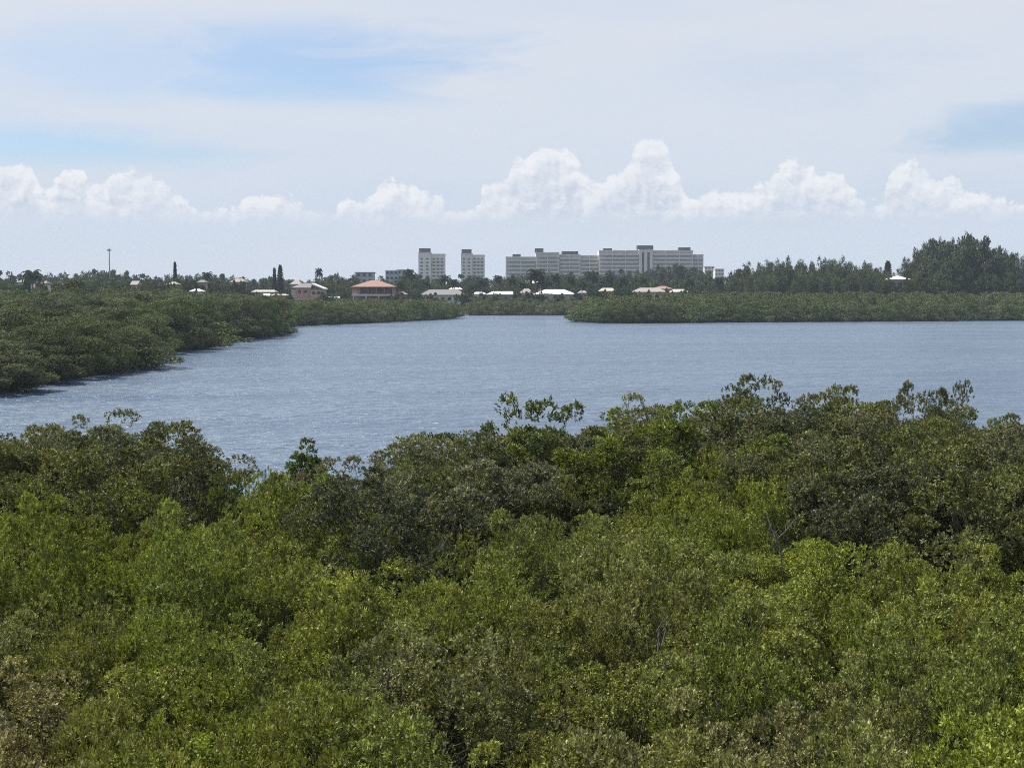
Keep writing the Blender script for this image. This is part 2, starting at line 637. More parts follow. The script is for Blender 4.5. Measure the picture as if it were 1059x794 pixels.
def crown_mesh(name, seed, Rr, H, z0, ncl, rcl, nsp, nlf, L, W, mat='leaf', up=0.9, spread=0.75, low=-0.25, lump=0.25,
               shell=(0.5, 1.0), dry=0.03, stretch=0.75, tv=0.22, flat=0.0, nb=0.0):
    rng = np.random.default_rng(seed)
    cc, cd = clump_centres(rng, ncl, Rr, H, z0, low, lump, shell)
    rc = rcl * rng.uniform(0.6, 1.35, ncl)
    # sprigs sit on the outer side of their clump
    ci = np.repeat(np.arange(ncl), nsp)
    d = unit(rng.normal(size=(len(ci), 3)) + cd[ci] * 0.55 + np.array([0, 0, 0.35]))
    rr = rng.uniform(0.35, 1.0, len(ci)) ** 0.5
    sp = cc[ci] + d * (rc[ci] * rr)[:, None] * np.array([1, 1, stretch])
    sp[:, 2] = np.maximum(sp[:, 2], 0.12)
    sax = unit(d * 0.7 + np.array([0, 0, up]) + rng.normal(0, 0.25, (len(ci), 3)))
    ctint = rng.normal(1.0, tv * 0.55, ncl)[ci]
    stint = ctint * rng.normal(1.0, tv * 1.1, len(ci)).clip(0.4, 1.8)
    # leaves fan out from the sprig
    k = H / np.percentile(sp[:, 2], 99.3)
    sp[:, 2] *= k
    cc[:, 2] *= k
    li = np.repeat(np.arange(len(ci)), nlf)
    ld = unit(sax[li] + rng.normal(0, spread, (len(li), 3)))
    base = sp[li] + sax[li] * (rng.uniform(-0.8, 0.3, len(li)) * L)[:, None] + rng.normal(0, L * 0.14, (len(li), 3))
    LL = L * rng.uniform(0.65, 1.25, len(li))
    WW = W * rng.uniform(0.7, 1.2, len(li))
    tint = np.clip(stint[li] * rng.normal(1.0, tv, len(li)), 0.35, 2.2)
    dr = np.where(rng.random(len(li)) < dry, rng.uniform(0.4, 0.9, len(li)), 0)
    me = leaves_mesh(name, base, ld, LL, WW, tint, dr, mat, rng, flat, d[li] * nb if nb else None)
    return me, cc, rc


def limbs_mesh(name, seed, cc, r0, nlimb, mat='bark', k=5, stems=3, spreadr=0.25):
    rnd = random.Random(seed)
    mb = MB()
    idx = list(range(len(cc)))
    rnd.shuffle(idx)
    st = []
    for i in range(stems):
        a = rnd.uniform(0, 6.28)
        st.append(Vector((math.cos(a) * spreadr, math.sin(a) * spreadr, 0)) * (0 if stems == 1 else 1))
    top = max(c[2] for c in cc)
    for j, s in enumerate(st):
        lean = Vector((rnd.uniform(-.3, .3), rnd.uniform(-.3, .3), 0)) * spreadr * 2
        fork = s + lean + Vector((0, 0, top * rnd.uniform(0.28, 0.42)))
        midp = (s + fork) / 2 + Vector((rnd.uniform(-.1, .1), rnd.uniform(-.1, .1), 0)) * top * 0.1
        mb.tube([s, midp, fork], [r0, r0 * 0.8, r0 * 0.62], 7)
        for q in idx[j::stems][:nlimb // stems]:
            e = Vector(cc[q])
            m1 = fork.lerp(e, 0.45) + Vector((rnd.uniform(-.1, .1), rnd.uniform(-.1, .1), rnd.uniform(0, .12))) * top * 0.5
            mb.tube([fork - Vector((0, 0, r0 * 0.4)), m1, e], [r0 * 0.5, r0 * 0.28, r0 * 0.08], k)
    return mb.mesh(name, mat)


class Plant:
    """a kind of tree or shrub: shared meshes for its trunk and crown"""
    def __init__(self, name, crown, trunk):
        self.name, self.crown, self.trunk = name, crown, trunk

    def place(self, loc, s=1.0, rz=0.0, col=(0.08, 0.1, 0.04), label='', cat='tree', group=None, sz=None, name=None):
        r = empty(name or self.name, loc, rz)
        r.scale = (s, s, sz if sz else s)
        t = link('trunk', self.trunk, r)
        c = link('crown', self.crown, r)
        c.color = (*col, 1)
        tag(r, label, cat, group)
        return r


def kind(name, seed, Rr, H, z0, ncl, rcl, nsp, nlf, L, W, trunk_r=0.06, nlimb=24, stems=3, **kw):
    me, cc, rc = crown_mesh(name + '_crown', seed, Rr, H, z0, ncl, rcl, nsp, nlf, L, W, **kw)
    tr = limbs_mesh(name + '_trunk', seed, cc, trunk_r, nlimb, stems=stems)
    return Plant(name, me, tr)


# foreground low shrubs: 3 m tall, upright small leaves
SHRUBS = [kind('mangrove_shrub', 10 + i, 1.35, 3.0, 1.7, 58, 0.33, 46, 13, 0.060, 0.024, 0.035, 24, 4, spread=0.50, up=1.7, low=-0.55,
               lump=0.42, dry=0.04 + 0.03 * (i % 2), stretch=1.0, nb=0.5) for i in range(4)]
SHRUBS_ROUND = [kind('mangrove_shrub', 30 + i, 1.35, 3.0, 1.7, 52, 0.35, 42, 12, 0.057, 0.030, 0.035, 22, 4, spread=0.8, up=0.7, low=-0.55,
                     lump=0.42, dry=0.02, stretch=0.8, flat=0.3, nb=0.6) for i in range(3)]
# foreground taller trees: 6 m, dark olive
TREES = [kind('thicket_tree', 50 + i, 2.5, 6.0, 3.0, 74, 0.56, 56, 13, 0.098, 0.042, 0.09, 46, 4, spread=0.7, up=0.8, low=-0.42, lump=0.5,
              dry=0.02, shell=(0.55, 1.0), stretch=0.8, nb=0.7) for i in range(5)]
# a compact conical young tree and a dense leafy one that top the thicket
CONE = kind('thicket_tree', 60, 0.75, 5.0, 2.2, 60, 0.30, 44, 12, 0.085, 0.045, 0.05, 20, 1, spread=0.75, up=0.6, low=-0.9, lump=0.2, shell=(0.05, 1.0), stretch=1.2, dry=0.0)
LEAFY = kind('thicket_tree', 61, 1.5, 5.6, 3.0, 60, 0.38, 36, 10, 0.11, 0.055, 0.07, 30, 2, spread=0.8, up=0.6, low=-0.9, lump=0.6, shell=(0.3, 1.0), stretch=1.1, dry=0.0)
# banks across the water
BANK = [kind('mangrove_tree', 70 + i, 4.6, 7.0, 1.9, 46, 1.45, 210, 5, 0.17, 0.105, 0.16, 30, 4, mat='far_leaf', spread=0.9, up=0.3, low=-0.95,
             lump=0.42, dry=0.01, stretch=0.62, shell=(0.72, 1.0), tv=0.09, flat=0.3, nb=2.4) for i in range(5)]
FARM = [kind('mangrove_tree', 80 + i, 4.6, 7.0, 2.0, 40, 1.5, 30, 4, 0.38, 0.27, 0.16, 12, 3, mat='far_leaf', spread=0.9, up=0.3, low=-0.95,
             lump=0.42, dry=0.0, stretch=0.62, shell=(0.72, 1.0), tv=0.09, flat=0.3, nb=2.4) for i in range(4)]
# broadleaf trees of the town
BROAD = [kind('broadleaf_tree', 90 + i, 6.0, 12.0, 5.0, 60, 1.6, 34, 5, 0.6, 0.4, 0.32, 18, 1, mat='far_leaf', spread=0.9, up=0.3, low=-0.85,
              lump=0.42, dry=0.0, stretch=0.75, shell=(0.6, 1.0), tv=0.10, nb=1.6) for i in range(5)]


def casuarina(seed):
    """tall feathery pine: several leaders, each a ragged upright plume"""
    rng = np.random.default_rng(seed)
    H = 20.0
    B, X, LL, TT = [], [], [], []
    cc = []
    nl = rng.integers(5, 8)
    for q in range(nl):
        a = q * 2.4 + rng.uniform(-.4, .4)
        r = rng.uniform(0.8, 3.6) if q else 0.0
        top = H * (rng.uniform(0.72, 0.97) if q else 1.0)
        z0 = rng.uniform(3.0, 6.5)
        tq = rng.normal(1, 0.08)
        n = 26
        for i in range(n):
            t = (i + rng.random()) / n
            z = z0 + t * (top - z0)
            w_ = (0.4 + 1.9 * (1 - t) ** 0.5 * (0.55 + 0.6 * t)) * rng.uniform(0.55, 1.2)
            b = rng.uniform(0, 6.28)
            c = np.array([math.cos(a) * r * (0.5 + 0.5 * t) + math.cos(b) * w_ * 0.7, math.sin(a) * r * (0.5 + 0.5 * t) + math.sin(b) * w_ * 0.7, z])
            cc.append(c)
            m = 34
            o = rng.normal(0, 1, (m, 3)) * np.array([0.42, 0.42, 0.62]) * (0.55 + 0.55 * (1 - t))
            B.append(c + o)
            out = unit(o * np.array([1, 1, 0.3]) + np.array([math.cos(b), math.sin(b), 0]) * 0.4)
            X.append(unit(out * 0.8 + np.array([0, 0, 0.9]) + rng.normal(0, 0.35, (m, 3))))
            LL.append(rng.uniform(0.5, 1.15, m))
            TT.append(tq * rng.normal(1, 0.12) * rng.normal(1, 0.12, m))
    B, X, LL, TT = map(np.concatenate, (B, X, LL, TT))
    cc = np.array(cc)
    me = leaves_mesh('casuarina_crown', B, X, LL, LL * 0.2, TT.clip(.4, 1.8), np.zeros(len(LL)), 'far_leaf', rng)
    mb = MB()
    mb.tube([(0, 0, 0), (0.1, 0, 7), (0, 0.1, 14), (0, 0, 19)], [0.30, 0.22, 0.13, 0.04], 7)
    for q in range(0, len(cc), 5):
        e = Vector(cc[q])
        mb.tube([(0, 0, max(1.5, e.z - 3)), (e.x * 0.5, e.y * 0.5, e.z - 1.2), e], [0.07, 0.05, 0.02], 4)
    return Plant('pine_tree', me, mb.mesh('casuarina_trunk', 'bark'))


CAS = [casuarina(200 + i) for i in range(5)]


def norfolk(seed, H=15.0, W=1.9, tiers=40):
    """narrow columnar conifer of stacked whorls"""
    rng = np.random.default_rng(seed)
    P, A, L = [], [], []
    for t in range(tiers):
        f = t / (tiers - 1)
        z = 1.5 + f * (H - 1.8)
        r = W * (1 - f) ** 0.55 * rng.uniform(0.85, 1.1) + 0.25
        for k in range(9):
            a = k * 0.698 + t * 0.5
            for q in range(9):
                u = (q + rng.random()) / 9
                P.append((math.cos(a) * r * u, math.sin(a) * r * u, z + 0.25 * u * u + rng.normal(0, 0.16)))
                A.append((math.cos(a) + rng.normal(0, .5), math.sin(a) + rng.normal(0, .5), 0.5 + rng.normal(0, .2)))
                L.append(0.5)
    P, A, L = np.array(P), np.array(A), np.array(L)
    me = leaves_mesh('norfolk_crown', P, A, L * rng.uniform(0.8, 1.4, len(L)), L * 0.6, rng.normal(1, 0.15, len(L)), np.zeros(len(L)), 'far_leaf', rng, 1.5)
    mb = MB().tube([(0, 0, 0), (0, 0, H * 0.5), (0, 0, H)], [0.25, 0.16, 0.03], 7)
    return Plant('conifer_tree', me, mb.mesh('norfolk_trunk', 'bark'))


NORF = [norfolk(300), norfolk(301, 15, 1.4)]


def palm(seed, H=10.0, nf=20, fl=3.4, lean=0.6, droop=1.0):
    rng = np.random.default_rng(seed)
    top = np.array([lean, lean * 0.4, H])
    P, A, L, W = [], [], [], []
    for i in range(nf):
        a = i * 2.399 + rng.uniform(-.2, .2)
        e0 = R(75 - 85 * (i / nf) ** 1.0)                    # young fronds stand up, old ones hang
        dx, dy = math.cos(a), math.sin(a)
        p = top.copy()
        e = e0
        seg = 14
        for s in range(seg):
            d = np.array([dx * math.cos(e), dy * math.cos(e), math.sin(e)])
            q = p + d * fl / seg
            lw = 0.75 * math.sin(math.pi * (0.12 + 0.85 * (s + .5) / seg)) ** 0.7
            side = np.array([-dy, dx, 0])
            P.append(p); A.append(d); L.append(fl / seg * 1.25); W.append(0.09)
            for sg in (-1, 1):
                for m in range(2):
                    P.append(p + d * fl / seg * 0.5 * m)
                    A.append(side * sg * 0.8 + d * 0.5 + np.array([0, 0, -0.45]))
                    L.append(lw * 1.1); W.append(0.34)
            p = q
            e -= droop * (0.06 + 0.115 * s / seg * 1.7)
    P, A, L, W = map(np.array, (P, A, L, W))
    me = leaves_mesh('palm_fronds', P, A, L, W, rng.normal(1, 0.18, len(L)).clip(.5, 1.6), np.zeros(len(L)), 'far_leaf', rng, 1.0)
    mb = MB().tube([(0, 0, 0), (lean * 0.15, 0, H * 0.35), (lean * 0.6, lean * 0.2, H * 0.75), tuple(top)], [0.26, 0.19, 0.16, 0.15], 8)
    return Plant('palm_tree', me, mb.mesh('palm_trunk', 'palm_bark'))


PALMS = [palm(400), palm(401, 10, 24, 3.8, -0.5, 1.15), palm(402, 10, 18, 3.0, 0.2, 0.9)]

rnd = random.Random(7)


def jit(a):
    return rnd.uniform(-a, a)


# ------------------------------------------------------------------ foreground thicket
GREEN = (0.178, 0.205, 0.036)
LIME = (0.225, 0.245, 0.036)
OLIVE = (0.155, 0.163, 0.056)
GREY = (0.185, 0.178, 0.092)
BROWN = (0.195, 0.175, 0.092)
DARK = (0.108, 0.120, 0.060)
GREEN, LIME, OLIVE, GREY, BROWN, DARK = [(c[0] * 1.20, c[1] * 1.20, c[2] * 1.12) for c in (GREEN, LIME, OLIVE, GREY, BROWN, DARK)]
TONES = {'bright green': GREEN, 'lime green': LIME, 'olive green': OLIVE, 'grey-green': GREY, 'brownish': BROWN, 'dark green': DARK}
# which colour of shrub grows where, as patches of the marsh seen from the tower (photo px, py)
PATCH = [(60, 590, 'bright green'), (200, 600, 'bright green'), (330, 600, 'bright green'), (420, 640, 'bright green'), (120, 660, 'bright green'),
         (270, 680, 'olive green'), (30, 640, 'olive green'), (60, 720, 'brownish'), (0, 770, 'brownish'), (160, 740, 'bright green'), (250, 760, 'bright green'),
         (330, 730, 'olive green'), (330, 780, 'bright green'), (420, 720, 'grey-green'), (480, 760, 'brownish'), (540, 690, 'olive green'), (560, 640, 'bright green'),
         (600, 740, 'lime green'), (660, 720, 'lime green'), (600, 790, 'olive green'), (540, 560, 'olive green'), (640, 560, 'olive green'), (690, 620, 'grey-green'),
         (650, 680, 'grey-green'), (720, 570, 'bright green'), (760, 560, 'bright green'), (740, 650, 'olive green'), (780, 700, 'bright green'), (800, 620, 'bright green'),
         (840, 610, 'lime green'), (860, 660, 'bright green'), (720, 770, 'grey-green'), (800, 760, 'brownish'), (880, 720, 'grey-green'), (900, 770, 'grey-green'),
         (960, 700, 'grey-green'), (970, 780, 'lime green'), (1030, 760, 'bright green'), (1040, 690, 'bright green'), (1020, 620, 'lime green'), (940, 610, 'olive green'),
         (1050, 560, 'olive green'), (440, 580, 'olive green'), (480, 610, 'bright green'), (370, 560, 'olive green'), (300, 540, 'bright green'), (240, 550, 'olive green')]


def tone_at(px, py):
    """(colour word, colour) of the shrubs growing around this spot"""
    ws = [(math.exp(-((p[0] - px) ** 2 + ((p[1] - py) * 1.3) ** 2) / (2 * 56.0 ** 2)) * rnd.uniform(0.5, 1.5) + 1e-9, p[2]) for p in PATCH]
    tot = sum(w_ for w_, _ in ws)
    c = tuple(sum(w_ * TONES[t][i] for w_, t in ws) / tot for i in range(3))
    return max(ws)[1], c


def vary(c, a=0.09):
    k = 1 + jit(a * 1.3)
    return (c[0] * k * (1 + jit(0.06)), c[1] * k, c[2] * k * (1 + jit(0.12)))


USED = set()
ONES = 'zero one two three four five six seven eight nine ten eleven twelve thirteen fourteen fifteen sixteen seventeen eighteen nineteen'.split()
TENS = 'x x twenty thirty forty fifty sixty seventy eighty ninety'.split()


def number(n):
    n = int(abs(n))
    if n >= 100:
        return 'hundred'
    return ONES[n] if n < 20 else TENS[n // 10] + ('-' + ONES[n % 10] if n % 10 else '')


def size_word(s, h):
    return ('broad ' if s > 1.08 else 'slim ' if s < 0.88 else '') + ('tall ' if h > 1.1 else 'low ' if h < 0.9 else '')


def spot(X, Y, h, text):
    """label of one plant out of a mass: its look, then where its crown shows in the photo"""
    px, py = proj(X, Y, h * 0.85)
    a, b = round(px / 10.59), round(py / 7.94)
    if b > 100:
        fmt, b = '%s, %s percent across, %s percent below the frame', b - 100
    elif a > 100:
        fmt, a = '%s, %s percent past the right edge, %s percent down', a - 100
    elif a < 0:
        fmt, a = '%s, %s percent past the left edge, %s percent down', -a
    else:
        fmt = '%s, %s percent across, %s percent down'
    for k in range(40):
        lab = fmt % (text, number(a), number(b))
        if lab not in USED:
            break
        a, b = (a, b + 1) if k % 2 else (a + 1, b)
    USED.add(lab)
    return lab


SKY = [(-200, 440), (0, 446), (30, 440), (60, 432), (100, 428), (130, 432), (170, 442), (200, 452), (212, 476), (240, 484), (280, 488), (300, 482), (335, 484),
       (365, 480), (400, 462), (440, 452), (480, 442), (505, 436), (530, 440), (580, 440), (605, 436), (622, 424), (650, 412), (680, 416), (700, 422), (730, 412), (760, 404),
       (785, 395), (812, 394), (830, 402), (850, 406), (872, 402), (900, 404), (930, 404), (960, 402), (985, 410), (1005, 426), (1030, 432), (1059, 428), (1300, 425)]


def skyline(px):
    return float(np.interp(px, [a for a, b in SKY], [b for a, b in SKY]))


FRONT = [(-300, 42), (215, 42), (250, 50), (320, 51), (360, 40), (400, 37), (500, 38), (540, 44), (640, 46), (740, 49), (800, 42), (850, 37), (1000, 35), (1060, 38), (1300, 38)]


def belt_front(X, Y):
    px = CX + F * X / Y
    return float(np.interp(px, [a for a, b in FRONT], [b for a, b in FRONT]))


n_shrub = 0
y = 14.5
while y < 56:
    step = 1.55 + (y - 14) * 0.022
    half = 0.362 * y + 1.6
    x = -half + jit(0.5)
    while x < half:
        X, Y = x + jit(0.45), y + jit(0.45)
        if Y > belt_front(X, Y) + 0.8:
            x += step
            continue
        s = rnd.uniform(0.74, 1.22) * (1 + (Y - 20) * 0.004)
        h = 3.15 * s * rnd.uniform(0.80, 1.16)
        if Y > 38:
            h = min(h, EYE - (skyline(CX + F * X / Y) + 6 - HOR) / F * Y - 0.35)
        px, py = proj(X, Y, h * 0.9)
        t, tc_ = tone_at(px, py)
        proto = rnd.choice(SHRUBS_ROUND if t in ('lime green',) or rnd.random() < 0.2 else SHRUBS)
        proto.place((X, Y, 0.3), s, rnd.uniform(0, 6.28), vary(tc_), spot(X, Y, h, size_word(s, h / 3.0 / s) + '%s shrub' % t),
                    'shrub', 'mangrove shrubs of the near thicket', sz=h / 3.0)
        n_shrub += 1
        x += step
    y += step * 0.95

# taller trees between the shrubs and the water; their front edge winds through the thicket
n_tree = 0
Y0 = 36.0
while Y0 < 60.5:
    step = 3.2
    half = 0.365 * Y0 + 2.5
    x = -half + jit(1.0)
    while x < half:
        X, Y = x + jit(0.7), Y0 + jit(0.7)
        px, _ = proj(X, Y, 5)
        # the marsh edge bends in by the gap on the left
        if (215 < px < 380 and Y > 55) or Y < belt_front(X, Y):
            x += step
            continue
        hmax = EYE - (skyline(px) + 7 - HOR) / F * Y - 0.3
        if 225 < px < 350:
            hmax -= 0.75
        typical = rnd.uniform(4.7, 6.6) if px > 340 else rnd.uniform(4.6, 5.9)
        h = min(hmax * rnd.uniform(0.93, 1.0), typical)
        if h < 1.6:
            x += step
            continue
        s = max(0.5, min(1.15, h / 6.0 * rnd.uniform(0.95, 1.3)))
        pxx, pyy = proj(X, Y, h * 0.85)
        c, word = (DARK, 'dark green') if rnd.random() < 0.3 else ((OLIVE, 'olive green') if rnd.random() < 0.75 else (GREY, 'grey-green'))
        if Y < 52 and rnd.random() < 0.5 and 540 < px < 820:
            c, word = GREEN, 'bright green'
        c = (c[0] * 0.8, c[1] * 0.8, c[2] * 0.9)
        rnd.choice(TREES).place((X, Y, 0.3), s, rnd.uniform(0, 6.28), vary(c), spot(X, Y, h, size_word(s + 0.1, h / 5.5) + '%s mangrove tree' % word),
                                'tree', 'taller mangrove trees before the water', sz=h / 6.0)
        n_tree += 1
        x += step
    Y0 += 2.6

# the near trees that stand out of the thicket's top line
hero = [(20, 444, 50, 'broad dark mangrove at the thicket edge, cut by the left frame side', DARK, 1.0),
        (105, 427, 51, 'broad round-topped dark mangrove rising alone left of the water gap', DARK, 1.15),
        (165, 440, 52, 'dark mangrove leaning to the water gap beside the broad round-topped one', DARK, 0.95),
        (318, 457, 48, 'compact conical young tree poking up in the water gap', (0.120, 0.150, 0.045), 1.0),
        (545, 410, 50, 'fresh green broad-leaved tree top standing up before the water', (0.118, 0.146, 0.050), 0.95),
        (575, 413, 51, 'second fresh green top, right beside the first fresh green one', (0.118, 0.146, 0.050), 0.85),
        (648, 410, 52, 'grey-green mangrove with twin rounded heads right of the fresh green tops', GREY, 0.8),
        (800, 391, 53, 'tallest dark mangrove in the middle of the right-hand rise', DARK, 1.0),
        (905, 401, 54, 'dark mangrove next to the spiky small top on the right', OLIVE, 0.9),
        (968, 396, 53, 'small spiky mangrove top standing clear against the water', DARK, 0.6),
        (1045, 427, 55, 'dark mangrove at the water edge, cut by the right frame side', DARK, 1.0)]
for i, (px, py, Y, lab, c, s) in enumerate(hero):
    h = wz(py + 3, Y) - 0.3
    c = tuple(v * 0.9 for v in c) if c in (DARK, OLIVE, GREY) else c
    P = CONE if 'conical' in lab else LEAFY if 'fresh green' in lab and 'right of the' not in lab else TREES[(i + 1) % 5]
    P.place((wx(px, Y), Y, 0.3), s * (0.9 if P in TREES else 1.0), i * 1.3, c, lab, 'tree', 'taller mangrove trees before the water',
            sz=h / (5.0 if P is CONE else 5.6 if P is LEAFY else 6.0))


# bare dead branches standing in the thicket
def dead_branch(px, py, Y, H, lean, lab, seed):
    r_ = random.Random(seed)
    zt = wz(py, Y)
    mb = MB()
    base = Vector((0, 0, 0))
    top = Vector((lean, 0.1, H))
    pts = [base.lerp(top, t) + Vector((r_.uniform(-.08, .08), r_.uniform(-.08, .08), 0)) * (0 if t in (0, 1) else 1) for t in (0, .3, .6, .85, 1)]
    mb.tube(pts, [0.03, 0.025, 0.02, 0.013, 0.005], 6)
    for k in range(7):
        t = r_.uniform(0.35, 0.92)
        p = base.lerp(top, t)
        a = r_.uniform(0, 6.28)
        L_ = H * r_.uniform(0.12, 0.3)
        d = Vector((math.cos(a) * 0.75, math.sin(a) * 0.75, 0.75))
        q1 = p + d * L_ * 0.5
        q2 = p + d * L_ + Vector((0, 0, L_ * 0.15))
        mb.tube([p, q1, q2], [0.018, 0.012, 0.004], 5)
        mb.tube([q1, q1 + Vector((-d.y, d.x, 0.8)) * L_ * 0.35], [0.009, 0.003], 4)
    o = mb.build('dead_branch', 'dead_wood')
    o.location = (wx(px, Y), Y, zt - H)
    tag(o, lab, 'dead branch', 'bare dead branches in the thicket')


for i, (px, py, Y, H, lean, lab) in enumerate([(826, 545, 33.5, 2.6, -0.5, 'longest bare branch, leaning left below the right-hand rise'), 
                                               (388, 668, 25.0, 1.7, 0.3, 'thin bare branch left of the grey-green patch'), (990, 560, 34, 2.2, 0.4, 'bare branch against the dark mangroves on the right'),
                                               (120, 505, 41, 2.0, -0.3, 'bare branch under the broad round-topped mangrove'), (700, 640, 27, 1.8, -0.4, 'short bare branch among olive shrubs right of centre'),
                                               (440, 560, 37, 1.9, 0.4, 'bare branch at the foot of the dark central trees')]):
    dead_branch(px, py, Y, H, lean, lab, i)

# ------------------------------------------------------------------ far banks
BANKC = [(0.114, 0.132, 0.062), (0.106, 0.130, 0.056), (0.126, 0.136, 0.072), (0.096, 0.130, 0.050)]
BW = ['olive', 'green', 'greyish', 'bright']
forest_items = {'left': [], 'right': [], 'middle': []}
N_BANK = [0]


def bank_tree(X, Y, h, s, label, protos=None, group='mangroves along the far banks'):
    i = rnd.randrange(4)
    protos = protos or (BANK if Y < 420 else FARM)
    rnd.choice(protos).place((X, Y, 0.25), s, rnd.uniform(0, 6.28), vary(BANKC[i], 0.24), spot(X, Y, h, label % BW[i]), 'tree', group, sz=h / 7.0)
    N_BANK[0] += 1


def along(pts, step):
    out = []
    for (a, b) in zip(pts[:-1], pts[1:]):
        a, b = Vector(a), Vector(b)
        n = max(1, int(round((b - a).length / step)))
        for k in range(n):
            out.append(a.lerp(b, (k + 0.5) / n))
    return out


def inside(p, poly):
    c = False
    j = len(poly) - 1
    for i in range(len(poly)):
        xi, yi = poly[i]
        xj, yj = poly[j]
        if (yi > p[1]) != (yj > p[1]) and p[0] < (xj - xi) * (p[1] - yi) / (yj - yi) + xi:
            c = not c
        j = i
    return c


def left_height(px, Y):
    return float(np.interp(Y, [135, 150, 178, 240, 300, 400, 480, 640], [4.6, 5.8, 6.6, 7.0, 8.0, 8.4, 7.2, 8.6]))


BTOP = [(0, 290), (200, 294), (222, 301), (250, 304), (290, 307), (330, 308), (440, 308), (480, 309)]


def bank_cap(px, Y):
    return EYE - (float(np.interp(px, [a for a, b in BTOP], [b for a, b in BTOP])) - HOR) / F * Y - 0.3


for (a, b) in zip(left_shore[:-1], left_shore[1:]):
    a, b = Vector(a), Vector(b)
    t = (b - a)
    n = Vector((-t.y, t.x)).normalized()
    for p in along([a, b], 9.0 if a.y < 320 else 6.5):
        px, _ = proj(p.x, p.y, 2)
        s = rnd.uniform(1.05, 1.4) if p.y < 350 else rnd.uniform(0.7, 0.95)
        h = left_height(px, p.y) * rnd.uniform(0.88, 1.08)
        if px > 300:
            h = rnd.uniform(4.3, 5.6)
        if px > 440:
            h = 6.2 * (1 - (px - 440) / 38 * 0.30)
        q = p + n * (4.6 * s * 0.92)
        bank_tree(q.x, q.y, min(h, bank_cap(px, p.y)), s, '%s mangrove ' + ('on the left waterline' if p.y < 380 else 'on the central spit'))
Y = 150.0
while Y < 640:
    step = 11.5 if Y < 345 else 10.0
    x = -0.36 * Y - 6
    while x < 0:
        X, YY = x + jit(2.0), Y + jit(2.0)
        x += step
        if not inside((X, YY), left_poly) or not inside((X + 5.5, YY - 3), left_poly):
            continue
        px, _ = proj(X, YY, 5)
        h = left_height(px, YY) * rnd.uniform(0.72, 1.2)
        if YY > 385 and px > 285:
            h = rnd.uniform(4.6, 5.7)
        if YY > 300:
            h = min(h, bank_cap(px, YY) * rnd.uniform(0.88, 1.0))
        if YY < 345:
            forest_items['left'].append((X + step / 2, YY + step / 2, h * 0.62 / 7.0, 1.25))
            bank_tree(X, YY, h, rnd.uniform(1.3, 1.7), '%s mangrove inside the left bank')
        else:
            forest_items['left'].append((X, YY, h / 7.0, rnd.uniform(1.0, 1.25)))
    Y += step * 0.95
# the low island on the right
for row, (dy, hh) in enumerate(((3.0, 5.4), (9.0, 6.6))):
    for p in along(right_front, 6.5):
        px, _ = proj(p.x, p.y, 2)
        if px > 1110:
            continue
        k = min(1.0, 0.62 + (px - 597) / 260) if px < 700 else 1.0
        bank_tree(p.x + jit(1), p.y + dy + jit(1), hh * k * rnd.uniform(0.78, 1.12), rnd.uniform(0.75, 1.15),
                  '%s mangrove on the low island')
Y = 440.0
while Y < 545:
    x = 25.0
    while x < 220:
        X, YY = x + jit(2.5), Y + jit(2.5)
        x += 8.5
        if inside((X, YY), right_poly) and inside((X - 3, YY - 12), right_poly):
            forest_items['right'].append((X, YY, rnd.uniform(6.2, 8.3) / 7.0, rnd.uniform(1.0, 1.3)))
    Y += 8.0
# strip behind, in the middle
for row, (dy, hh) in enumerate(((2.5, 5.2), (10.0, 6.2))):
    for p in along(mid_front[:3], 7.5):
        px, _ = proj(p.x, p.y, 2)
        bank_tree(p.x + jit(1), p.y + dy, hh * rnd.uniform(0.88, 1.06), rnd.uniform(0.85, 1.05), '%s mangrove before the white roofs')
for Y in (558, 567, 576):
    for k in range(36):
        forest_items['middle'].append((wx(492, Y) + k * 8 + jit(2), Y + jit(2), rnd.uniform(5.2, 6.4) / 7.0, rnd.uniform(1.0, 1.2)))


def forest_mesh(name, items, protos, seed):
    rng = np.random.default_rng(seed)
    V, TI = [], []
    data = []
    for p in protos:
        me = p.crown
        a = np.empty(len(me.vertices) * 3, np.float32)
        me.vertices.foreach_get('co', a)
        t = np.empty(len(me.polygons), np.float32)
        me.attributes['tint'].data.foreach_get('value', t)
        data.append((a.reshape(-1, 3), t))
    for (x, y, sz, s) in items:
        a, t = data[rng.integers(len(data))]
        an = rng.uniform(0, 6.28)
        c, sn = math.cos(an), math.sin(an)
        v = np.empty_like(a)
        v[:, 0] = (a[:, 0] * c - a[:, 1] * sn) * s + x
        v[:, 1] = (a[:, 0] * sn + a[:, 1] * c) * s + y
        v[:, 2] = a[:, 2] * sz + 0.25
        V.append(v)
        TI.append(t * rng.uniform(0.85, 1.2))
    v = np.concatenate(V)
    t = np.concatenate(TI)
    n = len(t)
    me = bpy.data.meshes.new(name)
    me.vertices.add(n * 4)
    me.vertices.foreach_set('co', v.reshape(-1))
    me.loops.add(n * 4)
    me.loops.foreach_set('vertex_index', np.arange(n * 4, dtype=np.int32))
    me.polygons.add(n)
    me.polygons.foreach_set('loop_start', np.arange(0, n * 4, 4, dtype=np.int32))
    me.update(calc_edges=True)
    me.attributes.new('tint', 'FLOAT', 'FACE').data.foreach_set('value', t)
    me.attributes.new('dry', 'FLOAT', 'FACE')
    me.materials.append(MATS['far_leaf'])
    return me


for key, lab in (('left', 'mass of mangrove treetops spreading behind the left bank'), ('right', 'mass of mangrove treetops filling the low island on the right'),
                 ('middle', 'mass of mangrove treetops right before the white-roofed houses')):
    o = link('mangrove_forest', forest_mesh('mangrove_forest_' + key, forest_items[key], FARM, 5))
    o.color = (0.116, 0.136, 0.053, 1)
    tag(o, lab, 'forest', kind='stuff')

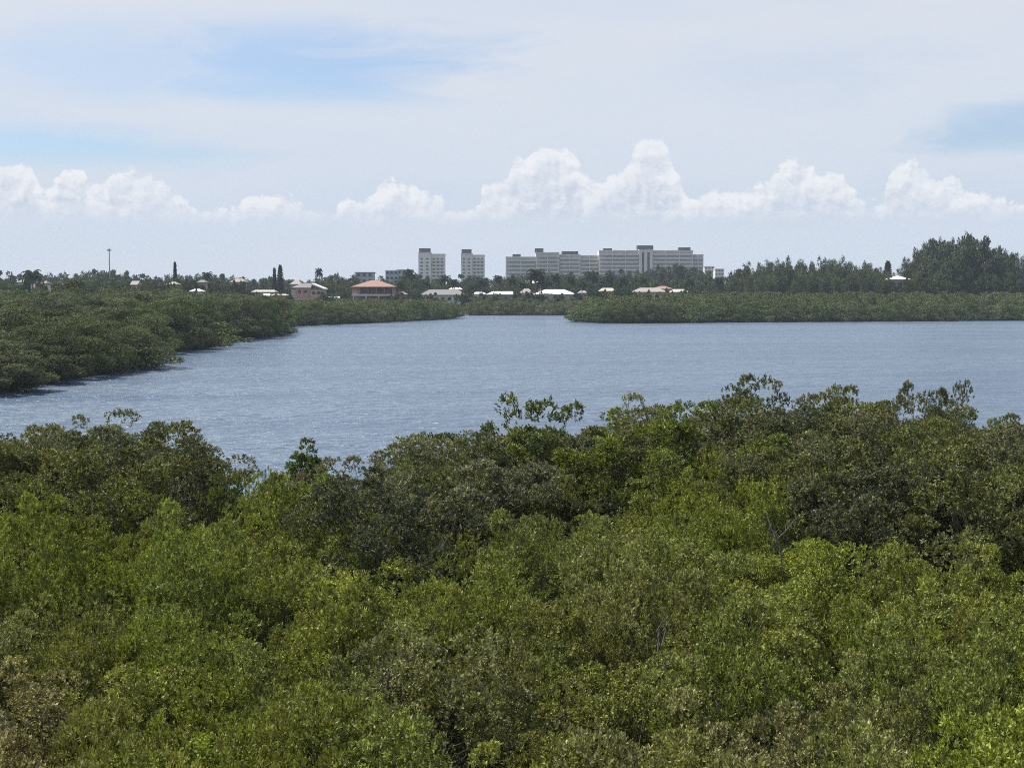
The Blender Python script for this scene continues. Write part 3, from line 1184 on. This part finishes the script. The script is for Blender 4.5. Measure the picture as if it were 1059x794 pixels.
# ------------------------------------------------------------------ trees of the mainland
TOWNC = [(0.066, 0.088, 0.044), (0.080, 0.104, 0.044), (0.072, 0.092, 0.054), (0.098, 0.120, 0.046)]
TOPS = [(-40, 281), (0, 280), (12, 284), (25, 283), (45, 283), (60, 285), (90, 282), (110, 281), (125, 279), (138, 285), (155, 286), (175, 285), (195, 284), (215, 287),
        (228, 283), (240, 287), (252, 289), (262, 291), (272, 287), (285, 288), (300, 291), (320, 291), (330, 286), (345, 284), (360, 285), (375, 285), (390, 288), (405, 289),
        (425, 285), (440, 285), (455, 286), (465, 291), (475, 290), (485, 285), (505, 288), (520, 286), (540, 284), (560, 282), (580, 283), (600, 283), (620, 284),
        (640, 281), (660, 281), (680, 277), (700, 275), (720, 279), (735, 284), (748, 291), (760, 293), (900, 290), (1100, 290)]


def tops(px):
    return float(np.interp(px, [a for a, b in TOPS], [b for a, b in TOPS]))


def broad(px, py, Y, s=1.0, col=None, label=None, word='behind the left bank'):
    h = wz(py, Y) - 0.4
    i = rnd.randrange(4)
    return rnd.choice(BROAD).place((wx(px, Y), Y, 0.4), s, rnd.uniform(0, 6.28), vary(col or TOWNC[i], 0.12),
                                   label or spot(wx(px, Y), Y, h, '%s broadleaf tree' % ['dark', 'dull green', 'bluish dark', 'lighter green'][i]), 'tree',
                                   'broadleaf trees of the far shore', sz=h / 12.0)


def region(px):
    if px < 120:
        return 'on the skyline left of the thin mast'
    if px < 262:
        return 'on the skyline between the thin mast and the twin conifers'
    if px < 400:
        return 'around the pink and the terracotta-roofed house'
    if px < 520:
        return 'at the foot of the two apartment towers'
    if px < 745:
        return 'in front of the long apartment block'
    return 'behind the low island on the right'


px = -30.0
while px < 1090:
    Y = rnd.uniform(800, 960)
    broad(px, tops(px) + rnd.uniform(-1.0, 2.0), Y, rnd.uniform(0.95, 1.3), word=region(px) + ', back row')
    px += rnd.uniform(9, 14)
px = -30.0
while px < 770:
    Y = rnd.uniform(670, 760)
    if 262 < px < 300 or 425 < px < 480:
        Y = rnd.uniform(720, 790)
    broad(px, max(tops(px) + 4, 288) + rnd.uniform(0, 4), Y, rnd.uniform(0.8, 1.1), word=region(px) + ', middle row')
    px += rnd.uniform(11, 17)
# bushes close around the houses
for (px, py, Y, s) in [(262, 300, 600, .55), (294, 301, 610, .6), (342, 292, 640, .9), (355, 296, 620, .6), (412, 296, 640, .7), (348, 303, 585, .4), (356, 304, 580, .38),
                       (490, 299, 640, .5), (468, 297, 650, .5), (542, 302, 600, .35), (603, 293, 650, .8), (616, 292, 650, .8), (645, 290, 660, .9), (648, 299, 600, .4),
                       (700, 289, 690, 1.0), (725, 291, 680, .9), (738, 294, 640, .8), (712, 298, 620, .6), (665, 291, 690, .8), (590, 290, 690, .8), (572, 289, 700, .8), (612, 299, 590, .45),
                       (5, 292, 560, .9), (48, 292, 570, .8), (100, 290, 600, .9), (120, 288, 620, 1.0), (160, 291, 600, .9), (188, 290, 580, .9), (222, 291, 590, .9), (248, 293, 590, .8),
                       (22, 293, 510, .4), (29, 291.5, 512, .3), (45, 292.5, 505, .35), (176, 293.5, 495, .3), (181, 293, 500, .3), (206, 291.5, 520, .35), (241, 291, 560, .4), (250, 292, 560, .3), (200, 300, 425, .25), (66, 295, 520, .7), (130, 293, 540, .8), (176, 294, 540, .7), (210, 295, 560, .6)]:
    broad(px, py, Y, s, word=region(px) + ', low and close')

for (px, py) in [(263, 303), (287, 303.5), (300, 303), (334, 303), (345, 304.5), (357, 302), (411, 303), (432, 301), (446, 303.5), (477, 303), (486, 302), (499, 303.5), (512, 304),
                 (534, 302), (547, 300), (560, 303), (577, 304), (597, 302), (611, 299), (622, 300.5), (640, 299), (651, 300), (668, 301), (691, 299.5), (708, 300), (722, 298), (735, 297)]:
    broad(px, py + rnd.uniform(-0.6, 0.6), 566 if px > 490 else 571, rnd.uniform(0.28, 0.42))

# feathery pines on the right
CTOP = [(752, 284), (762, 278), (775, 272), (790, 270), (803, 266), (818, 265), (832, 268), (845, 266), (858, 269), (872, 266), (888, 267), (900, 273), (912, 276),
        (930, 290), (944, 268)]
for i, (px, py) in enumerate(CTOP):
    for k in range(2):
        Y = 610 + rnd.uniform(0, 60) + 45 * k
        h = wz(py + rnd.uniform(0, 5) + 2 * k, Y) - 0.4
        col = vary((0.092, 0.112, 0.058), 0.18)
        CAS[(i + k) % 5].place((wx(px + jit(4) + 6 * k, Y), Y, 0.4), rnd.uniform(0.9, 1.15), rnd.uniform(0, 6.28), col,
                               spot(wx(px, Y), Y, h, 'feathery pine in the long grove'), 'tree', 'feathery pines behind the low island', sz=h / 20)
for px in range(758, 925, 9):
    Y = rnd.uniform(575, 605)
    h = wz(rnd.uniform(280, 289), Y)
    CAS[px % 5].place((wx(px + jit(3), Y), Y, 0.4), 0.9, rnd.uniform(0, 6.28), vary((0.098, 0.120, 0.056), 0.18), spot(wx(px, Y), Y, h, 'short feathery pine before the grove'), 'tree',
                      'feathery pines behind the low island', sz=h / 20)
big = [(936, 264), (946, 256), (955, 251), (963, 252), (972, 249), (982, 247), (992, 246), (1001, 245), (1010, 249), (1018, 253), (1026, 258), (1034, 258), (1044, 262), (1056, 266), (1068, 264), (1082, 270)]
for i, (px, py) in enumerate(big):
    for k in range(2 if px < 962 or px > 1022 else 1):
        Y = 600 + rnd.uniform(0, 35) + 40 * k
        h = wz(py + 2.5 * k + rnd.uniform(0, 4), Y) - 0.4
        CAS[(i + 2 * k) % 5].place((wx(px + 4 * k, Y), Y, 0.4), rnd.uniform(1.0, 1.3), rnd.uniform(0, 6.28), vary((0.080, 0.098, 0.052), 0.18),
                                   spot(wx(px, Y), Y, h, 'tall feathery pine of the high clump'), 'tree', 'feathery pines behind the low island', sz=h / 20)
for (px, py, Y, s, lab) in [(962, 256, 586, 1.0, 'round-headed tree at the left shoulder of the high clump'), (978, 251, 583, 1.15, 'big round-headed tree left of the clump top'),
                            (992, 247, 588, 1.2, 'highest round-headed tree of the clump on the right'), (1008, 250, 580, 1.15, 'round-headed tree just right of the clump top'),
                            (1022, 257, 586, 1.0, 'lower round-headed tree on the right flank of the high clump'), (985, 262, 572, 1.0, 'round-headed tree low in the middle of the high clump'),
                            (1036, 266, 578, 0.9, 'small round-headed tree at the right foot of the high clump')]:
    broad(px, py, Y, s, (0.095, 0.112, 0.060), lab)
for px in range(764, 912, 11):
    broad(px, rnd.uniform(274, 281), 705, 0.9)
for px in range(952, 1075, 14):
    broad(px, rnd.uniform(280, 288), 568, 0.7, word='at the foot of the high clump')

for (px, py) in ((914, 290), (921, 291.5), (928, 292), (935, 291.5), (942, 289)):
    broad(px, py, 560, 0.45)

# conifers and palms that stand out
for (px, py, Y, sx, k, lab) in [(182, 272, 640, 0.75, 1, 'lone spire-like conifer on the skyline right of the mast'),
                                (284.5, 278, 610, 0.72, 1, 'shorter dark column of the twin conifers'),
                                (290.5, 275, 612, 0.95, 0, 'taller dark column of the twin conifers'),
                                (917, 271, 640, 1.35, 0, 'narrow dark conifer right beside the white hip roof')]:
    NORF[k].place((wx(px, Y), Y, 0.4), sx, 0.3, (0.045, 0.06, 0.04), lab, 'conifer', sz=(wz(py, Y) - 0.4) / 15)
for (px, py, Y, s, k, col, lab) in [(36, 280, 520, 1.25, 1, (0.055, 0.075, 0.035), 'big shaggy palm against the skyline before the pale house'),
                                    (72, 290, 430, 0.8, 0, (0.10, 0.11, 0.035), 'yellowish palm above the left bank mangroves'),
                                    (82, 288, 440, 0.85, 2, (0.13, 0.14, 0.035), 'bright yellow-green palm next to the yellowish one'),
                                    (64, 295, 425, 0.6, 2, (0.075, 0.085, 0.035), 'low dull palm left of the yellowish pair'),
                                    (216, 282, 700, 1.0, 1, (0.04, 0.055, 0.035), 'lone windswept palm on the skyline left of the twin conifers'),
                                    (330, 278, 720, 0.75, 0, (0.045, 0.06, 0.045), 'tall slender palm top behind the pink house'),
                                    (425, 279, 680, 1.1, 0, (0.05, 0.07, 0.035), 'ragged palm just left of the first apartment tower'),
                                    (460, 285, 670, 1.0, 1, (0.05, 0.07, 0.035), 'palm in front of the first tower right corner'),
                                    (497, 288, 620, 1.1, 1, (0.045, 0.062, 0.032), 'dark palm at the left end of the first white roof'),
                                    (492, 292, 625, 0.9, 0, (0.055, 0.075, 0.035), 'short palm beside the dark one by the white roof'),
                                    (553, 279, 585, 1.35, 1, (0.042, 0.058, 0.032), 'large dark palm between the two white roofs'),
                                    (561, 288, 590, 1.0, 0, (0.045, 0.062, 0.032), 'smaller palm leaning right of the large dark palm'),
                                    (573, 284, 620, 1.0, 0, (0.05, 0.068, 0.035), 'palm standing behind the second white roof'),
                                    (590, 286, 640, 1.0, 2, (0.05, 0.068, 0.035), 'palm at the right end of the second white roof'),
                                    (612, 281, 660, 1.1, 1, (0.05, 0.068, 0.035), 'palm before the left wing of the long block'),
                                    (628, 283, 665, 1.0, 0, (0.05, 0.068, 0.035), 'palm before the stepped part of the long block'),
                                    (515, 285, 640, 0.9, 2, (0.055, 0.075, 0.035), 'palm above the first white roof'),
                                    (416, 291, 580, 0.9, 0, (0.055, 0.075, 0.035), 'palm between the villa and the long grey roof'),
                                    (441, 290, 620, 0.95, 2, (0.05, 0.068, 0.035), 'palm behind the left part of the long grey roof'),
                                    (471, 289, 625, 0.9, 0, (0.055, 0.075, 0.035), 'palm behind the right part of the long grey roof'),
                                    (487, 294, 600, 0.8, 2, (0.06, 0.08, 0.035), 'low palm at the inlet mouth'),
                                    (528, 287, 625, 0.95, 0, (0.05, 0.068, 0.035), 'palm above the right end of the first white roof'),
                                    (540, 291, 588, 0.8, 2, (0.055, 0.075, 0.035), 'short palm left beside the large dark palm'),
                                    (601, 291, 596, 0.85, 0, (0.055, 0.075, 0.035), 'palm by the small pinkish house'),
                                    (643, 287, 630, 0.95, 1, (0.05, 0.068, 0.035), 'palm between the pale-roofed and the tan tiled house'),
                                    (664, 287, 650, 0.9, 2, (0.05, 0.068, 0.035), 'palm behind the tan tiled roof'),
                                    (714, 288, 600, 0.9, 0, (0.055, 0.075, 0.035), 'palm right of the terracotta roof peak'),
                                    (744, 287, 640, 0.9, 1, (0.05, 0.068, 0.035), 'palm left of the pine grove')]:
    o = PALMS[k].place((wx(px, Y), Y, 0.4), s, px * 0.7, col, lab, 'palm', sz=s)
    h = wz(py, Y) - 0.4
    o.scale = (s, s, h / 11.5)

# ------------------------------------------------------------------ buildings
def windows_row(parent, xs, z0, z1, yf, w_, mat='window_glass', depth=0.08):
    for xq in xs:
        m = MB().box(xq - w_ / 2, xq + w_ / 2, yf - depth, yf + 0.15, z0, z1)
        f = m.build('window', mat, parent)


def tower(px0, px1, ptop, Y, lab, split, pent, face):
    """apartment tower of two joined slabs with a dark rooftop house"""
    mpp = Y / F
    x0, x1 = wx(px0, Y), wx(px1, Y)
    xs = wx(split, Y)
    H = wz(ptop, Y)
    r = empty('apartment_tower', ((x0 + x1) / 2, Y, 0.45))
    tag(r, lab, 'apartment building')
    a, b, c = x0 - r.location.x, xs - r.location.x, x1 - r.location.x
    MB().box(a, b, 0, 16, 0, H - 0.4).build('wall', face, r)
    MB().box(b + 0.003, c, 3.0, 18, 0, H - 1.5).build('wall', 'white_wall', r)
    p0, p1 = wx(pent[0], Y) - r.location.x, wx(pent[1], Y) - r.location.x
    MB().box(p0, p1, 2, 12, H - 0.4, wz(pent[2], Y) - 0.45).build('rooftop_house', 'dark_roof', r)
    MB().box(a - 0.3, b + 0.3, -0.3, 16.3, H - 0.4, H + 0.1).build('parapet', 'slab_white', r)
    MB().box(b + 0.31, c + 0.3, 2.7, 18.3, H - 1.5, H - 1.0).build('parapet', 'slab_white', r)
    floors = int((H - 4) / 3.0)
    for k in range(max(0, floors - 10), floors):
        z = 3 + 3.0 * k
        if z > H - 5:
            break
        windows_row(r, [a + (b - a) * t for t in (0.25, 0.70)], z + 0.9, z + 2.2, 0, (b - a) * 0.2)
        windows_row(r, [b + (c - b) * t for t in (0.2, 0.5, 0.8)], z + 0.2, z + 2.2, 3.0, (c - b) * 0.18)
        MB().box(b + 0.4, c - 0.3, 1.7, 3.0, z - 0.2, z + 0.0).add(*(lambda q: (q.v, q.f))(MB().box(b + 0.4, c - 0.3, 1.7, 1.8, z + 0.0, z + 1.0))).build('balcony', 'slab_white', r)
    return r


tower(433, 460, 262, 1250, 'white apartment tower left of its twin, pinkish left slab and dark rooftop house', 446, (433.6, 445, 257), 'white_wall')
tower(477, 501, 263, 1250, 'white apartment tower right of its twin, nearest to the long block', 488.5, (477.4, 487.5, 258), 'grey_wall')

# the long stepped apartment block
Y = 1120
r = empty('apartment_block', (wx(625, Y), Y, 0.45))
tag(r, 'long stepped white apartment block with dark rooftop houses on the skyline', 'apartment building')
secs = [(523, 554, 266.5, 0, 'grey_wall'), (554, 578, 262, -2, 'grey_wall'), (578, 600, 264, 1, 'white_wall'), (600, 619, 265, 3, 'white_wall'), (619, 660, 260, -1, 'white_wall'),
        (660, 674, 259, -3, 'white_wall'), (674, 716, 260, 0, 'white_wall'), (716, 727.5, 264, 4, 'grey_wall')]
ox = r.location.x
for i, (p0, p1, pt, dy, mt) in enumerate(secs):
    a, b = wx(p0, Y) - ox + 0.004, wx(p1, Y) - ox - 0.004
    H = wz(pt, Y) - 0.45
    MB().box(a, b, dy, dy + 18, 0, H).build('wall', mt, r)
    MB().box(a - 0.15, b + 0.15, dy - 0.4, dy + 18.2, H + 0.003, H + 0.6).build('parapet', 'slab_white', r)
    nf = int(H / 3)
    if i == 5:      # stair tower: two tall slots
        for t in (0.30, 0.70):
            MB().box(a + (b - a) * t - 0.9, a + (b - a) * t + 0.9, dy - 0.06, dy + 0.1, H - 22, H - 1.5).build('window', 'window_glass', r)
        continue
    n = max(2, int((b - a) / 9))
    for k in range(6):
        z = H - 3.0 * (k + 1) + 0.2
        MB().box(a + 0.5, b - 0.5, dy - 1.5, dy, z - 0.25, z).build('balcony_slab', 'slab_white', r)
        MB().box(a + 0.5, b - 0.5, dy - 1.5, dy - 1.4, z + 0.002, z + 0.95).build('balcony_rail', mt, r)
        MB().box(a + 0.8, b - 0.8, dy - 0.06, dy + 0.1, z + 0.25, z + 2.25).build('window_band', 'pale_glass', r)
        for q in range(1, n):
            xq = a + (b - a) * q / n
            MB().box(xq - 0.35, xq + 0.35, dy - 1.35, dy - 0.061, z + 0.003, z + 2.6).build('balcony_divider', 'slab_white', r)
for (p0, p1, pt, pb) in [(530, 538.5, 263, 266), (553.2, 562, 257, 261.5), (581, 598, 260, 263.5), (624, 633, 257, 259.5), (659, 675.5, 254, 258.6), (702, 714, 256, 259.6)]:
    a, b = wx(p0, Y) - ox, wx(p1, Y) - ox
    MB().box(a, b, 3.5, 12, wz(pb, Y) - 0.4, wz(pt, Y) - 0.45).build('rooftop_house', 'dark_roof', r)


def flat_block(px0, px1, ptop, Y, name, lab, mat, roofmat, cat='building', rows=3):
    x0, x1 = wx(px0, Y), wx(px1, Y)
    H = wz(ptop, Y) - 0.45
    r = empty(name, ((x0 + x1) / 2, Y, 0.45))
    tag(r, lab, cat)
    h = (x1 - x0) / 2
    MB().box(-h, h, 0, 12, 0, H - 0.5).build('wall', mat, r)
    MB().box(-h - 0.4, h + 0.4, -0.4, 12.4, H - 0.497, H).build('roof', roofmat, r)
    n = max(3, int(h * 2 / 4))
    for k in range(rows):
        windows_row(r, [-h + 2 * h * (q + 0.5) / n for q in range(n)], H - 3.2 * (k + 1) + 0.8, H - 3.2 * (k + 1) + 2.3, 0, 1.6)
    return r


flat_block(728, 738, 275.5, 1350, 'office_building', 'small white building right of the long block, the taller of two', 'white_wall', 'white_roof')
flat_block(739, 748, 278, 1300, 'office_building', 'small pale building right of the long block, beside the pine grove', 'white_wall', 'white_roof')
flat_block(368, 386, 281.5, 800, 'glazed_building', 'flat blue-grey building behind the terracotta-roofed house', 'blue_cladding', 'grey_roof')
flat_block(399, 412, 279.5, 900, 'flat_roofed_building', 'pale flat-roofed building left of the ragged palm', 'blue_cladding', 'white_roof')
flat_block(411, 425, 279, 905, 'flat_roofed_building', 'grey building with dark roof joining the pale flat-roofed one', 'grey_wall', 'dark_roof')


def house(px0, px1, peave, papex, Y, name, lab, wall, roof, ridge=0.4, depth=10.0, wins=4, wall_h=None, over=0.7, gable=False, base=0.45):
    x0, x1 = wx(px0, Y), wx(px1, Y)
    ze, za = wz(peave, Y) - base, wz(papex, Y) - base
    r = empty(name, ((x0 + x1) / 2, Y, base))
    tag(r, lab, 'house')
    h = (x1 - x0) / 2
    MB().box(-h + over, h - over, over, depth - over, 0, ze + 0.02).build('wall', wall, r)
    if gable:
        mb = MB()
        mb.add([(-h, 0, ze), (h, 0, ze), (h, depth, ze), (-h, depth, ze), (-h, depth / 2, za), (h, depth / 2, za)],
               [(0, 1, 5, 4), (2, 3, 4, 5), (0, 4, 3), (1, 2, 5), (3, 2, 1, 0)])
        mb.build('roof', roof, r)
    else:
        MB().hip(-h, h, 0, depth, ze + 0.021, za, h * ridge, 0.25).build('roof', roof, r)
    for q in range(wins):
        xq = -h + 2 * h * (q + 0.5) / wins
        f = MB().box(xq - 0.95, xq + 0.95, over - 0.08, over + 0.05, ze - 2.3, ze - 0.6).build('window', 'slab_white', r)
        MB().box(xq - 0.8, xq + 0.8, over - 0.12, over - 0.02, ze - 2.15, ze - 0.75).build('pane', 'window_glass', f)
    return r


# the terracotta-roofed house with its glazed upper storey
Y = 575
hx = wx(386, Y)
r = empty('villa', (hx, Y, 0.45))
tag(r, 'two-storey villa with terracotta hip roof, dark glazed upper floor and white balcony', 'house')
m = Y / F
zE, zA, zB = wz(297.3, Y) - 0.45, wz(290, Y) - 0.45, wz(305.5, Y) - 0.45
MB().hip(-22.5 * m, 22.5 * m, -1.8, 15, zE, zA, 1.6, 0.3).build('roof', 'terracotta_roof', r)
MB().box(-21.5 * m, -14 * m, 0.3, 13.5, 0, zE - 0.003).build('wall', 'pink_wall', r)
MB().box(-14 * m + .01, 20.5 * m, 1.6, 13.5, 0, zE - 0.003).build('wall', 'pink_wall', r)
for k in range(6):
    a = -13 * m + k * 5.6 * m
    w_ = MB().box(a, a + 4.9 * m, 1.45, 1.6, zB + 0.3, zE - 0.35).build('window', 'window_glass', r)
    MB().box(a - 0.12, a, 1.38, 1.58, zB + 0.3, zE - 0.35).build('frame', 'pink_wall', w_)
for k in range(5):
    xq = -13.4 * m + k * 8.4 * m
    MB().box(xq - 0.14, xq + 0.14, -0.55, -0.27, zB + 1.0, zE - 0.01).build('post', 'pink_wall', r)
MB().box(-22 * m, 21.5 * m, -0.9, 1.3, zB - 0.2, zB).build('balcony_floor', 'slab_white', r)
MB().box(-22 * m, 21.5 * m, -0.9, -0.8, zB + 0.002, zB + 0.55).build('balcony_rail', 'slab_white', r)
for k in range(4):
    a = -10 * m + k * 8 * m
    MB().box(a, a + 3.4 * m, 1.5, 1.62, 0.6, zB - 0.9).build('window', 'window_glass', r)
for xq in (-20 * m, -7 * m, 6 * m, 19 * m):
    MB().box(xq - 0.2, xq + 0.2, -0.7, -0.3, 0, zB - 0.31).build('pillar', 'slab_white', r)
house(408, 421, 305, 301.5, 585, 'garage', 'low terracotta-roofed annexe right beside the villa', 'pink_wall', 'terracotta_roof', 0.3, 8, 2)

# pink house with two roof wings
Y = 600
r = empty('pink_house', (wx(319, Y), Y, 0.45))
tag(r, 'pink two-storey house with pale gabled roofs left of the villa', 'house')
m = Y / F
zt = wz(297.5, Y) - 0.45
MB().box(-14 * m, 3 * m, 0, 10, 0, zt).build('wall', 'pink_wall', r)
MB().box(3 * m + .005, 16 * m, -1.5, 9, 0, zt - 0.9).build('wall', 'pink_wall', r)
MB().add([(-17 * m, -1, zt + .01), (3.4 * m, -1, zt + .01), (3.4 * m, 11, zt + .01), (-17 * m, 11, zt + .01), (-10 * m, 5, zt + 1.5), (2.5 * m, 5, zt + 1.9)],
         [(0, 1, 5, 4), (2, 3, 4, 5), (0, 4, 3), (1, 2, 5), (3, 2, 1, 0)]).build('roof', 'grey_roof', r)
MB().add([(3.5 * m, -2.4, zt + 1.4), (17.5 * m, -2.4, zt - 0.8), (17.5 * m, 10, zt - 0.8), (3.5 * m, 10, zt + 1.4), (3.5 * m, -2.4, zt + 1.9), (17.5 * m, -2.4, zt - 0.4), (17.5 * m, 10, zt - 0.4), (3.5 * m, 10, zt + 1.9)],
         [(0, 1, 2, 3)[::-1], (4, 5, 6, 7), (0, 1, 5, 4), (1, 2, 6, 5), (2, 3, 7, 6), (3, 0, 4, 7)]).build('roof', 'white_roof', r)
for (xq, z, yf) in [(-9, zt - 2.4, 0), (-3, zt - 2.4, 0), (6.5, zt - 3, -1.5), (11.5, zt - 3, -1.5)]:
    f = MB().box(xq * m - 0.9, xq * m + 0.9, yf - 0.08, yf + 0.04, z, z + 1.6).build('window', 'slab_white', r)
    MB().box(xq * m - 0.75, xq * m + 0.75, yf - 0.12, yf - 0.02, z + 0.15, z + 1.45).build('pane', 'window_glass', f)
MB().box(-16 * m, 24 * m, -3.5, -3.2, 0, wz(309, Y) - 0.45).build('garden_wall', 'cream_wall', r)

house(260, 285, 302.5, 299.8, 590, 'bungalow', 'long low bungalow with flat cream roof left of the twin conifers', 'cream_wall', 'cream_roof', 0.8, 9, 5)
house(272, 279, 306.5, 303.5, 570, 'shed', 'small white gabled shed in front of the cream-roofed bungalow', 'white_wall', 'white_roof', gable=True, wins=0, depth=5)
house(280, 297, 306.0, 304.0, 575, 'bungalow', 'cream low bungalow behind the mangroves right of the white shed', 'cream_wall', 'cream_roof', 0.7, 8, 3)
house(337, 352, 308.5, 306.5, 575, 'bungalow', 'pale low carport roof between the pink house and the villa', 'grey_wall', 'white_roof', 0.8, 8, 2)
house(434, 482, 305.5, 299.5, 605, 'bungalow', 'long grey-roofed bungalow at the inlet right of the villa', 'grey_wall', 'grey_roof', 0.62, 13, 7)
house(464, 478, 299.8, 297.2, 640, 'bungalow', 'small white-roofed house behind the long grey-roofed bungalow', 'white_wall', 'white_roof', 0.6, 9, 2)
house(503, 536, 305, 301.3, 598, 'bungalow', 'white-roofed bungalow with teal wall left of the large dark palm', 'teal_wall', 'white_roof', 0.62, 11, 4)
house(488, 503, 304.5, 302, 610, 'bungalow', 'small white-roofed annexe at the left of the teal-walled bungalow', 'grey_wall', 'white_roof', 0.5, 8, 2)
house(552, 596, 304.8, 299.3, 590, 'bungalow', 'broad bungalow with bright white hip roof right of the large dark palm', 'cream_wall', 'white_roof', 0.45, 13, 5)
house(537, 552, 303.5, 298.5, 612, 'bungalow', 'tan-roofed house peeping out behind the large dark palm', 'cream_wall', 'tan_roof', 0.3, 9, 2)
house(538, 562, 293.5, 290.5, 690, 'bungalow', 'pale roofed house up behind the large dark palm', 'cream_wall', 'cream_roof', 0.5, 9, 3)
house(598, 608, 303.5, 300.5, 600, 'bungalow', 'small pinkish house right after the bright white hip roof', 'pink_wall', 'tan_roof', 0.4, 8, 2)
house(620, 637, 301.5, 297.8, 620, 'bungalow', 'pinkish house with pale roof left of the tan-roofed bungalow', 'pink_wall', 'cream_roof', 0.6, 9, 3)
house(655, 690, 302.5, 297.6, 600, 'bungalow', 'long bungalow with tan and pink tiled roof above the island mangroves', 'cream_wall', 'tan_roof', 0.55, 12, 5)
house(676, 696, 299.2, 295.8, 625, 'bungalow', 'house with terracotta roof peak above the tan tiled bungalow', 'pink_wall', 'terracotta_roof', 0.2, 10, 2)
house(694, 712, 302.6, 299.0, 610, 'bungalow', 'pale-roofed bungalow right of the tan tiled one', 'cream_wall', 'cream_roof', 0.6, 10, 3)
house(920, 941, 289.5, 285.2, 575, 'pavilion_house', 'tall house with bright white hip roof between the pine groves', 'tan_roof', 'slab_white', 0.12, 10, 3)
house(17, 32, 292.5, 288.7, 540, 'bungalow', 'pale grey-roofed house left of the big shaggy palm', 'white_wall', 'grey_roof', 0.4, 9, 3)
house(42, 49, 294, 290.5, 545, 'bungalow', 'whitish house end right of the big shaggy palm', 'white_wall', 'grey_roof', 0.3, 8, 2)
house(135, 143, 294.5, 290.5, 520, 'bungalow', 'pale pinkish gable half hidden right of the mast', 'grey_roof', 'tan_roof', gable=True, wins=1, depth=7)
house(172, 183, 294.8, 291.5, 520, 'bungalow', 'cream-roofed house below the spire-like conifer', 'cream_wall', 'cream_roof', 0.4, 8, 2)
house(196, 209, 302, 298.8, 440, 'shed', 'small white-walled roof poking out of the left bank', 'white_wall', 'white_roof', 0.4, 6, 2)
house(204, 213, 292.5, 289.5, 560, 'bungalow', 'grey roof below the lone windswept palm', 'cream_wall', 'grey_roof', 0.4, 8, 2)
house(238, 254, 292.2, 288.2, 600, 'bungalow', 'low house with brownish-pink roof on the skyline before the twin conifers', 'pink_wall', 'tan_roof', 0.5, 9, 3)
house(300, 312, 294.5, 290.0, 680, 'bungalow', 'brownish roof behind the pink house', 'cream_wall', 'tan_roof', 0.4, 9, 2)

# radio mast
Y = 760
r = empty('radio_mast', (wx(114.5, Y), Y, 0.45))
tag(r, 'thin grey radio mast with antennas above the treeline', 'mast')
H = wz(257, Y) - 0.45
MB().tube([(0, 0, 0), (0, 0, H * 0.5), (0, 0, H)], [0.36, 0.30, 0.24], 8).build('pole', 'steel', r)
for (z, w_) in ((H - 1.2, 0.75),):
    pl = MB().box(-w_, w_, -w_, w_, z, z + 0.15).build('platform', 'steel', r)
    for (a, b) in ((-1, -1), (1, -1), (-1, 1), (1, 1), (0, -1), (0, 1)):
        MB().box(a * w_ - 0.14, a * w_ + 0.14, b * w_ - 0.1, b * w_ + 0.1, z - 0.3, z + 0.7).build('antenna', 'slab_white', pl)

# inlet: seawall, jetty and a moored boat
wl = MB().box(wx(464, 640), wx(489, 640), 700, 700.6, -0.9, 1.7).build('seawall', 'seawall_concrete')
tag(wl, 'grey concrete seawall closing the narrow inlet', 'seawall')
Y = 640
r = empty('motor_boat', (wx(482, Y), Y, 0.0), R(80))
tag(r, 'white cabin boat moored in the narrow inlet', 'boat')
hull = MB()
st = [(-4.2, 1.25, 1.1), (-1.5, 1.45, 1.15), (1.5, 1.3, 1.3), (3.4, 0.7, 1.55), (4.4, 0.05, 1.75)]
vs, fs = [], []
for (xx, hw, hh) in st:
    vs += [(xx, -hw, hh), (xx, -hw * 0.75, -0.35), (xx, hw * 0.75, -0.35), (xx, hw, hh)]
for i in range(4):
    for j in range(3):
        fs.append((i * 4 + j, i * 4 + j + 1, (i + 1) * 4 + j + 1, (i + 1) * 4 + j))
    fs.append((i * 4 + 3, i * 4, (i + 1) * 4, (i + 1) * 4 + 3))
fs += [(0, 3, 2, 1), (16, 17, 18, 19)]
hull.add(vs, fs)
hull.build('hull', 'boat_white', r)
MB().add([(-2.2, -1, 1.2), (1.4, -1, 1.2), (1.4, 1, 1.2), (-2.2, 1, 1.2), (-2.0, -.85, 3.0), (0.6, -.85, 3.0), (0.6, .85, 3.0), (-2.0, .85, 3.0)],
         [(3, 2, 1, 0), (4, 5, 6, 7), (0, 1, 5, 4), (1, 2, 6, 5), (2, 3, 7, 6), (3, 0, 4, 7)]).build('cabin', 'boat_white', r)
MB().box(-1.6, 0.4, -1.02, 1.02, 2.0, 2.6).build('window', 'window_glass', r)

# ------------------------------------------------------------------ haze
hz = MB().box(-1720, 1720, -170, FAR + 20, -2.2, 62).build('haze', 'mud')
hm, T = new_mat('haze_air')
pv = T.n('ShaderNodeVolumePrincipled')
pv.inputs['Color'].default_value = (0.78, 0.88, 1.0, 1)
pv.inputs['Density'].default_value = 0.00011
pv.inputs['Anisotropy'].default_value = 0.0
hm.cycles.homogeneous_volume = True
T.put(T.out.inputs['Volume'], pv.outputs[0])
hz.data.materials.clear()
hz.data.materials.append(hm)
tag(hz, 'thin pale haze over lagoon and town', 'haze', kind='stuff')
